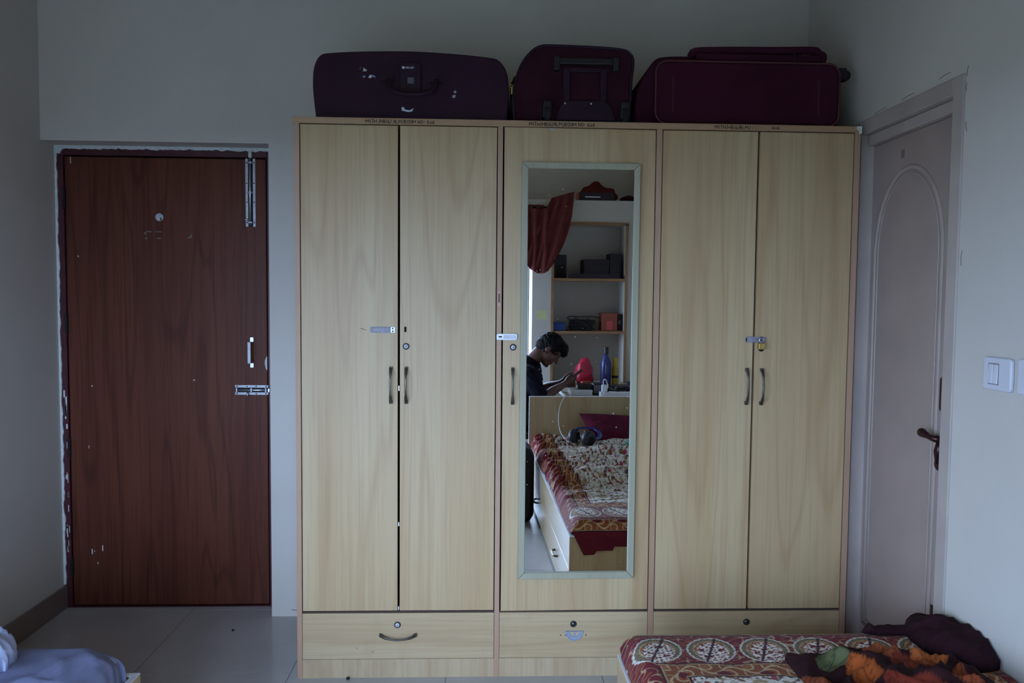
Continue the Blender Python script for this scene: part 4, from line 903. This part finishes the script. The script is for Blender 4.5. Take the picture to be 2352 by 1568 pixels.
# ledge items
bx('long_black_box', 'long black box with white lettering and orange end on the high ledge', 'box', 1.60, 1.90, -3.72, -3.62, 2.2362, 2.305, M_DBOX, parts=(('orange_end', (1.594, 1.60, -3.72, -3.62, 2.2362, 2.305), mat('orange_end', (190, 78, 40), .6)), ('white_print', (1.65, 1.78, -3.621, -3.618, 2.262, 2.272), M_TEXT)))
tag(blob('red_bag', (1.79, -3.825, 2.300), (.17, .075, .095), cloth('rust_red_bag', (112, 46, 42)), 3, .55, 13, 2.2365), 'rust red cloth bag heaped on the high ledge', 'bag')
tag(blob('dark_pouch', (2.04, -3.70, 2.262), (.07, .06, .03), cloth('dark_pouch', (60, 26, 36)), 8, .3, 14, 2.2365), 'small dark pouch at the wall end of the high ledge', 'pouch')
# note, curtain, rod
tag(build(B(1.253, 1.338, YF, YF+.0015, 1.24, 1.315), 'sticky_note', mat('pale_yellow_note', (206, 206, 150), .7)), 'pale yellow sticky note on the white wall beside the niche', 'note')
rod = thing('curtain_rod', 'thin dark curtain rod above the window', 'curtain rod', (.2, -3.53, 2.16)); build(MB().cyl((-1.0, -3.54, 2.165), (1.345, -3.54, 2.165), .009, n=12), 'rod', M_HANDLE, rod, smooth=True)
for x in (-.98, 1.325): build(B(x-.006, x+.006, -3.6, -3.53, 2.15, 2.165), 'bracket', M_HANDLE, rod)
def curtain():
    M_CU = cloth('maroon_curtain', (116, 56, 54), .14)
    # swag: hangs from the rod, sweeps down and up to the ledge
    n, m = 70, 60; mb = MB(); vs = []; fs = []
    for j in range(n+1):
        t = j/n
        for i in range(m+1):
            u = i/m
            # outer guide: ledge end down the right edge to the belly; inner guide: along rod
            a = Vector((1.02+.30*(1-t)*0, 0, 2.155)) ; top = Vector((1.10+.25*u, -3.53, 2.15))
            belly = Vector((1.13+.20*u, -3.50, 1.70-.09*math.sin(u*math.pi*.75)))
            lift = Vector((1.36+.19*u, -3.57, 2.245+.055*u))
            if t < .45: k = t/.45; p = top.lerp(belly, k)
            else: k = (t-.45)/.55; p = belly.lerp(lift, k); p.x += .06*math.sin(k*math.pi)*(u-.2); p.z -= .03*math.sin(k*math.pi)*u
            fold = math.sin(u*17+t*2+2*N3(u*3, t*2, 1))
            p.y += .022*fold*(1-.3*t)+.03*math.sin(t*math.pi)+.02
            vs.append(p)
    for j in range(n):
        for i in range(m): fs.append((j*(m+1)+i, j*(m+1)+i+1, (j+1)*(m+1)+i+1, (j+1)*(m+1)+i))
    t_ = thing('curtain', 'maroon curtain swept up from the rod onto the high ledge', 'curtain', (1.3, -3.52, 1.6))
    build(mb.add(vs, fs), 'swag', M_CU, t_, smooth=True)
    vs = []; fs = []; mb = MB()
    for j in range(31):
        for i in range(61):
            u, t = i/60, j/30; vs.append((1.06+.235*u, -3.535+.016*math.sin(u*26), 2.185-.50*t))
    for j in range(30):
        for i in range(60): fs.append((j*61+i, j*61+i+1, (j+1)*61+i+1, (j+1)*61+i))
    build(mb.add(vs, fs), 'pleated_heading', M_CU, t_, smooth=True)
curtain()

# ------------------------------------------------------------------ person on a chair at the desk
ch_ = thing('desk_chair', 'black chair the person sits on at the desk', 'chair', (1.0, -3.0, 0))
build(MB().prism(rrect(.80, 1.20, -3.21, -2.79, .06), 'z', .375, .425), 'seat', M_BLKM, ch_, bevel=.015, seg=3)
build(MB().prism(rrect(-3.19, -2.81, .55, .86, .06), 'x', .775, .805), 'backrest', M_BLKM, ch_, bevel=.01, seg=3)
for y in (-3.14, -2.86): build(MB().tube(smoothpath([(.82, y, .39), (.79, y, .45), (.785, y, .60)], 4), .011, 8), 'back_post', M_BLK, ch_, smooth=True)
for x, y in ((.83, -3.17), (.83, -2.83), (1.17, -3.17), (1.17, -2.83)): build(MB().cyl((x, y, 0), (x, y, .376), .013, .013, 12), 'leg', M_BLK, ch_, smooth=True)
pr = thing('person', 'person in dark t-shirt sitting at the desk, head bent over a phone', 'person', (1.05, -3.0, 0))
def remeshed(mb, name, m, parent, vox=.006, it=6, disp=None):
    me = D.meshes.new(name+'_src'); me.from_pydata([p for p in mb.v], [], mb.f)
    bm = bmesh.new(); bm.from_mesh(me); bmesh.ops.recalc_face_normals(bm, faces=bm.faces); bm.to_mesh(me); bm.free()
    o = D.objects.new(name+'_src', me); COL.objects.link(o)
    r = o.modifiers.new('r', 'REMESH'); r.mode = 'VOXEL'; r.voxel_size = vox
    s = o.modifiers.new('s', 'SMOOTH'); s.factor = .5; s.iterations = it
    bpy.context.view_layer.update(); dg = bpy.context.evaluated_depsgraph_get(); nm = D.meshes.new_from_object(o.evaluated_get(dg))
    D.objects.remove(o); q = MB(); q.v = [v.co.copy() for v in nm.vertices]; q.f = [tuple(p.vertices) for p in nm.polygons]; D.meshes.remove(nm)
    if disp: q.v = [disp(p) for p in q.v]
    return build(q, name, m, parent, smooth=True)
def limb(mb, pts, rad, n=14):
    P = smoothpath(pts, 6); R = []
    for i in range(len(pts)-1):
        for k in range(6): R.append(rad[i]+(rad[i+1]-rad[i])*k/6)
    R.append(rad[-1]); mb.tube(P, R, n); mb.ball(P[0], R[0]); mb.ball(P[-1], R[-1]); return mb
py = -3.0; pd = math.radians(50); FW_ = Vector((math.cos(pd), 0, -math.sin(pd))); UP_ = Vector((math.sin(pd), 0, math.cos(pd))); SD = Vector((0, 1, 0))
HCn = Vector((1.302, py, 1.045)); HM = Matrix((FW_, SD, UP_)).transposed()
hp3 = lambda f, s, u: HCn+FW_*f+SD*s+UP_*u
bd_ = MB()
bd_.ball(HCn, (.097, .076, .098), HM, 24, 16); bd_.ball(hp3(.028, 0, -.045), (.072, .064, .075), HM, 20, 14); bd_.ball(hp3(.062, 0, -.098), (.034, .042, .032), HM)
bd_.ball(hp3(.085, 0, -.112), (.018, .022, .016), HM); bd_.ball(hp3(.088, 0, .012), (.018, .055, .013), HM)
bd_.tube([hp3(.090, 0, .005), hp3(.104, 0, -.018), hp3(.118, 0, -.040)], [.009, .011, .014], 10); bd_.ball(hp3(.118, 0, -.040), .014); bd_.ball(hp3(.10, .013, -.042), .009); bd_.ball(hp3(.10, -.013, -.042), .009)
bd_.ball(hp3(.094, 0, -.068), (.013, .024, .007), HM); bd_.ball(hp3(.092, 0, -.081), (.013, .021, .008), HM)
for s in (-1, 1):
    bd_.ball(hp3(.062, s*.042, -.035), (.028, .022, .028), HM)
    bd_.ball(hp3(-.012, s*.079, -.022), (.019, .008, .031), HM)
limb(bd_, [(1.215, py, 1.0), (1.165, py, .945), (1.115, py, .885)], [.056, .055, .062])
limb(bd_, [(1.115, py, .88), (1.10, py, .74), (1.04, py, .58), (1.01, py, .50)], [.10, .125, .12, .13])
for s in (-1, 1):
    bd_.ball((1.11, py+s*.085, .80), (.10, .09, .12)); bd_.ball((1.02, py+s*.07, .50), (.13, .11, .085))
    limb(bd_, [(1.115, py+s*.165, .855), (1.17, py+s*.20, .76), (1.225, py+s*.195, .675)], [.058, .048, .040])
    wy = .075 if s > 0 else -.07
    limb(bd_, [(1.225, py+s*.195, .675), (1.30, py+s*.15, .725), (1.388, py+wy, .762)], [.040, .037, .026])
    limb(bd_, [(1.02, py+s*.09, .49), (1.22, py+s*.11, .525), (1.42, py+s*.12, .53)], [.085, .075, .056])
    limb(bd_, [(1.42, py+s*.12, .53), (1.425, py+s*.12, .32), (1.40, py+s*.12, .09)], [.055, .056, .036])
    limb(bd_, [(1.38, py+s*.12, .055), (1.45, py+s*.13, .05), (1.56, py+s*.14, .032)], [.04, .038, .028])
# hands: palm, four fingers, thumb; left closes round the phone, right supports it
PH = Vector((1.492, py+.02, .835)); PA = Vector((.78, 0, .62)).normalized()
def hand(s):
    w = Vector((1.388, py+(.075 if s > 0 else -.07), .762)); side = s
    pc = w+Vector((.045, -side*.012, .028)); bd_.ball(pc, (.042, .020, .030), Matrix.Rotation(-.55, 3, 'Y'))
    bd_.ball(w+Vector((.02, -side*.004, .012)), (.03, .022, .026))
    for k in range(4):
        L = (.036, .040, .038, .030)[k]; b = pc+Vector((.026-.012*k*.4, -side*.004, .024-.016*k)); e1 = b+Vector((L*.8, -side*.006, L*.35)); e2 = e1+Vector((L*.30, -side*.026, .006)); e3 = e2+Vector((-.006, -side*.020, .002))
        limb(bd_, [b, e1, e2, e3], [.0095, .0088, .008, .007], 8)
    tb = pc+Vector((-.012, -side*.010, .022)); limb(bd_, [tb, tb+Vector((.022, -side*.010, .022)), tb+Vector((.052, -side*.020, .034))], [.011, .0098, .008], 8)
hand(1); hand(-1)
def skin_mat():
    k = N('brown_skin'); v = k.coords('Object'); k.set('Base Color', k.ramp(k.noise(v, 14, 4), [(.3, lin((82, 50, 42))), (.7, lin((98, 62, 50)))])); k.set('Roughness', .5); k.set('Subsurface Weight', .05); return k.m
remeshed(bd_, 'body', skin_mat(), pr, .0055, 5)
hr = MB(); hr.ball(hp3(-.012, 0, .016), (.102, .086, .100), HM, 24, 16); hr.ball(hp3(.052, 0, .068), (.062, .070, .046), HM); hr.ball(hp3(-.058, 0, -.028), (.052, .070, .058), HM); hr.ball(hp3(.094, .0, .058), (.030, .058, .030), HM); hr.ball(hp3(.112, 0, .040), (.018, .045, .022), HM)
for s in (-1, 1): hr.ball(hp3(.012, s*.066, .02), (.03, .018, .045), HM)
def hd_(p):
    n1 = noise.noise(Vector((p.x*60, p.y*60, p.z*60))); n2 = noise.noise(Vector((p.x*150, p.y*150, p.z*150)))
    return p+(p-HCn).normalized()*(.007*n1+.004*n2)
remeshed(hr, 'hair', mat('black_hair', (15, 10, 14), .65, var=.4, vs=120, bump=.6, bs=300, spec=.2), pr, .0055, 2, hd_)
sh = MB()
limb(sh, [(1.135, py, .91), (1.112, py, .865)], [.068, .085]); limb(sh, [(1.115, py, .87), (1.10, py, .74), (1.045, py, .60), (1.01, py, .50)], [.118, .146, .143, .15])
for s in (-1, 1):
    sh.ball((1.11, py+s*.085, .80), (.125, .105, .135)); sh.ball((1.02, py+s*.07, .51), (.145, .125, .09))
    limb(sh, [(1.11, py+s*.16, .855), (1.165, py+s*.20, .765), (1.20, py+s*.20, .715)], [.075, .064, .058])
def shd(p): return p+Vector((0, 0, 0))+(p-Vector((1.08, py, p.z))).normalized()*.008*ridge(N3(p.x*9, p.z*16+p.y*6, 4))
remeshed(sh, 'shirt', cloth('navy_black_shirt', (24, 22, 36)), pr, .007, 5, shd)
lab(build(MB().tube([(1.150+.064*math.cos(a), py+.066*math.sin(a), .925-.045*math.cos(a)) for a in [2*math.pi*i/24 for i in range(25)]], .007, 8), 'collar', mat('blue_collar', (70, 110, 200), .8), pr, smooth=True), 'bright blue neckline of the shirt')
tr = MB()
for s in (-1, 1):
    tr.ball((1.01, py+s*.075, .50), (.14, .115, .078)); limb(tr, [(1.02, py+s*.09, .495), (1.22, py+s*.11, .53), (1.42, py+s*.12, .533)], [.092, .086, .068]); limb(tr, [(1.42, py+s*.12, .533), (1.425, py+s*.12, .32), (1.405, py+s*.12, .12)], [.068, .066, .056])
remeshed(tr, 'trousers', cloth('dark_trousers', (32, 28, 36)), pr, .008, 5)
for s in (-1, 1): build(MB().ball(hp3(.082, s*.030, -.010), .012), 'eye', mat('eye', (60, 50, 46), .3), pr, smooth=True)
R_ = Matrix((PA, SD, PA.cross(SD))).transposed()
phn = thing('phone', 'dark phone held in the hands of the person', 'phone', PH)
mbp = B(-.068, .068, -.034, .034, -.0045, .0045); mbp.xf(lambda p: PH+R_ @ Vector(p)); build(mbp, 'case', M_BLK, phn, bevel=.004)
mbp = B(-.064, .064, -.031, .031, .0046, .0052); mbp.xf(lambda p: PH+R_ @ Vector(p)); build(mbp, 'screen', mat('dark_screen', (14, 14, 20), .1), phn)
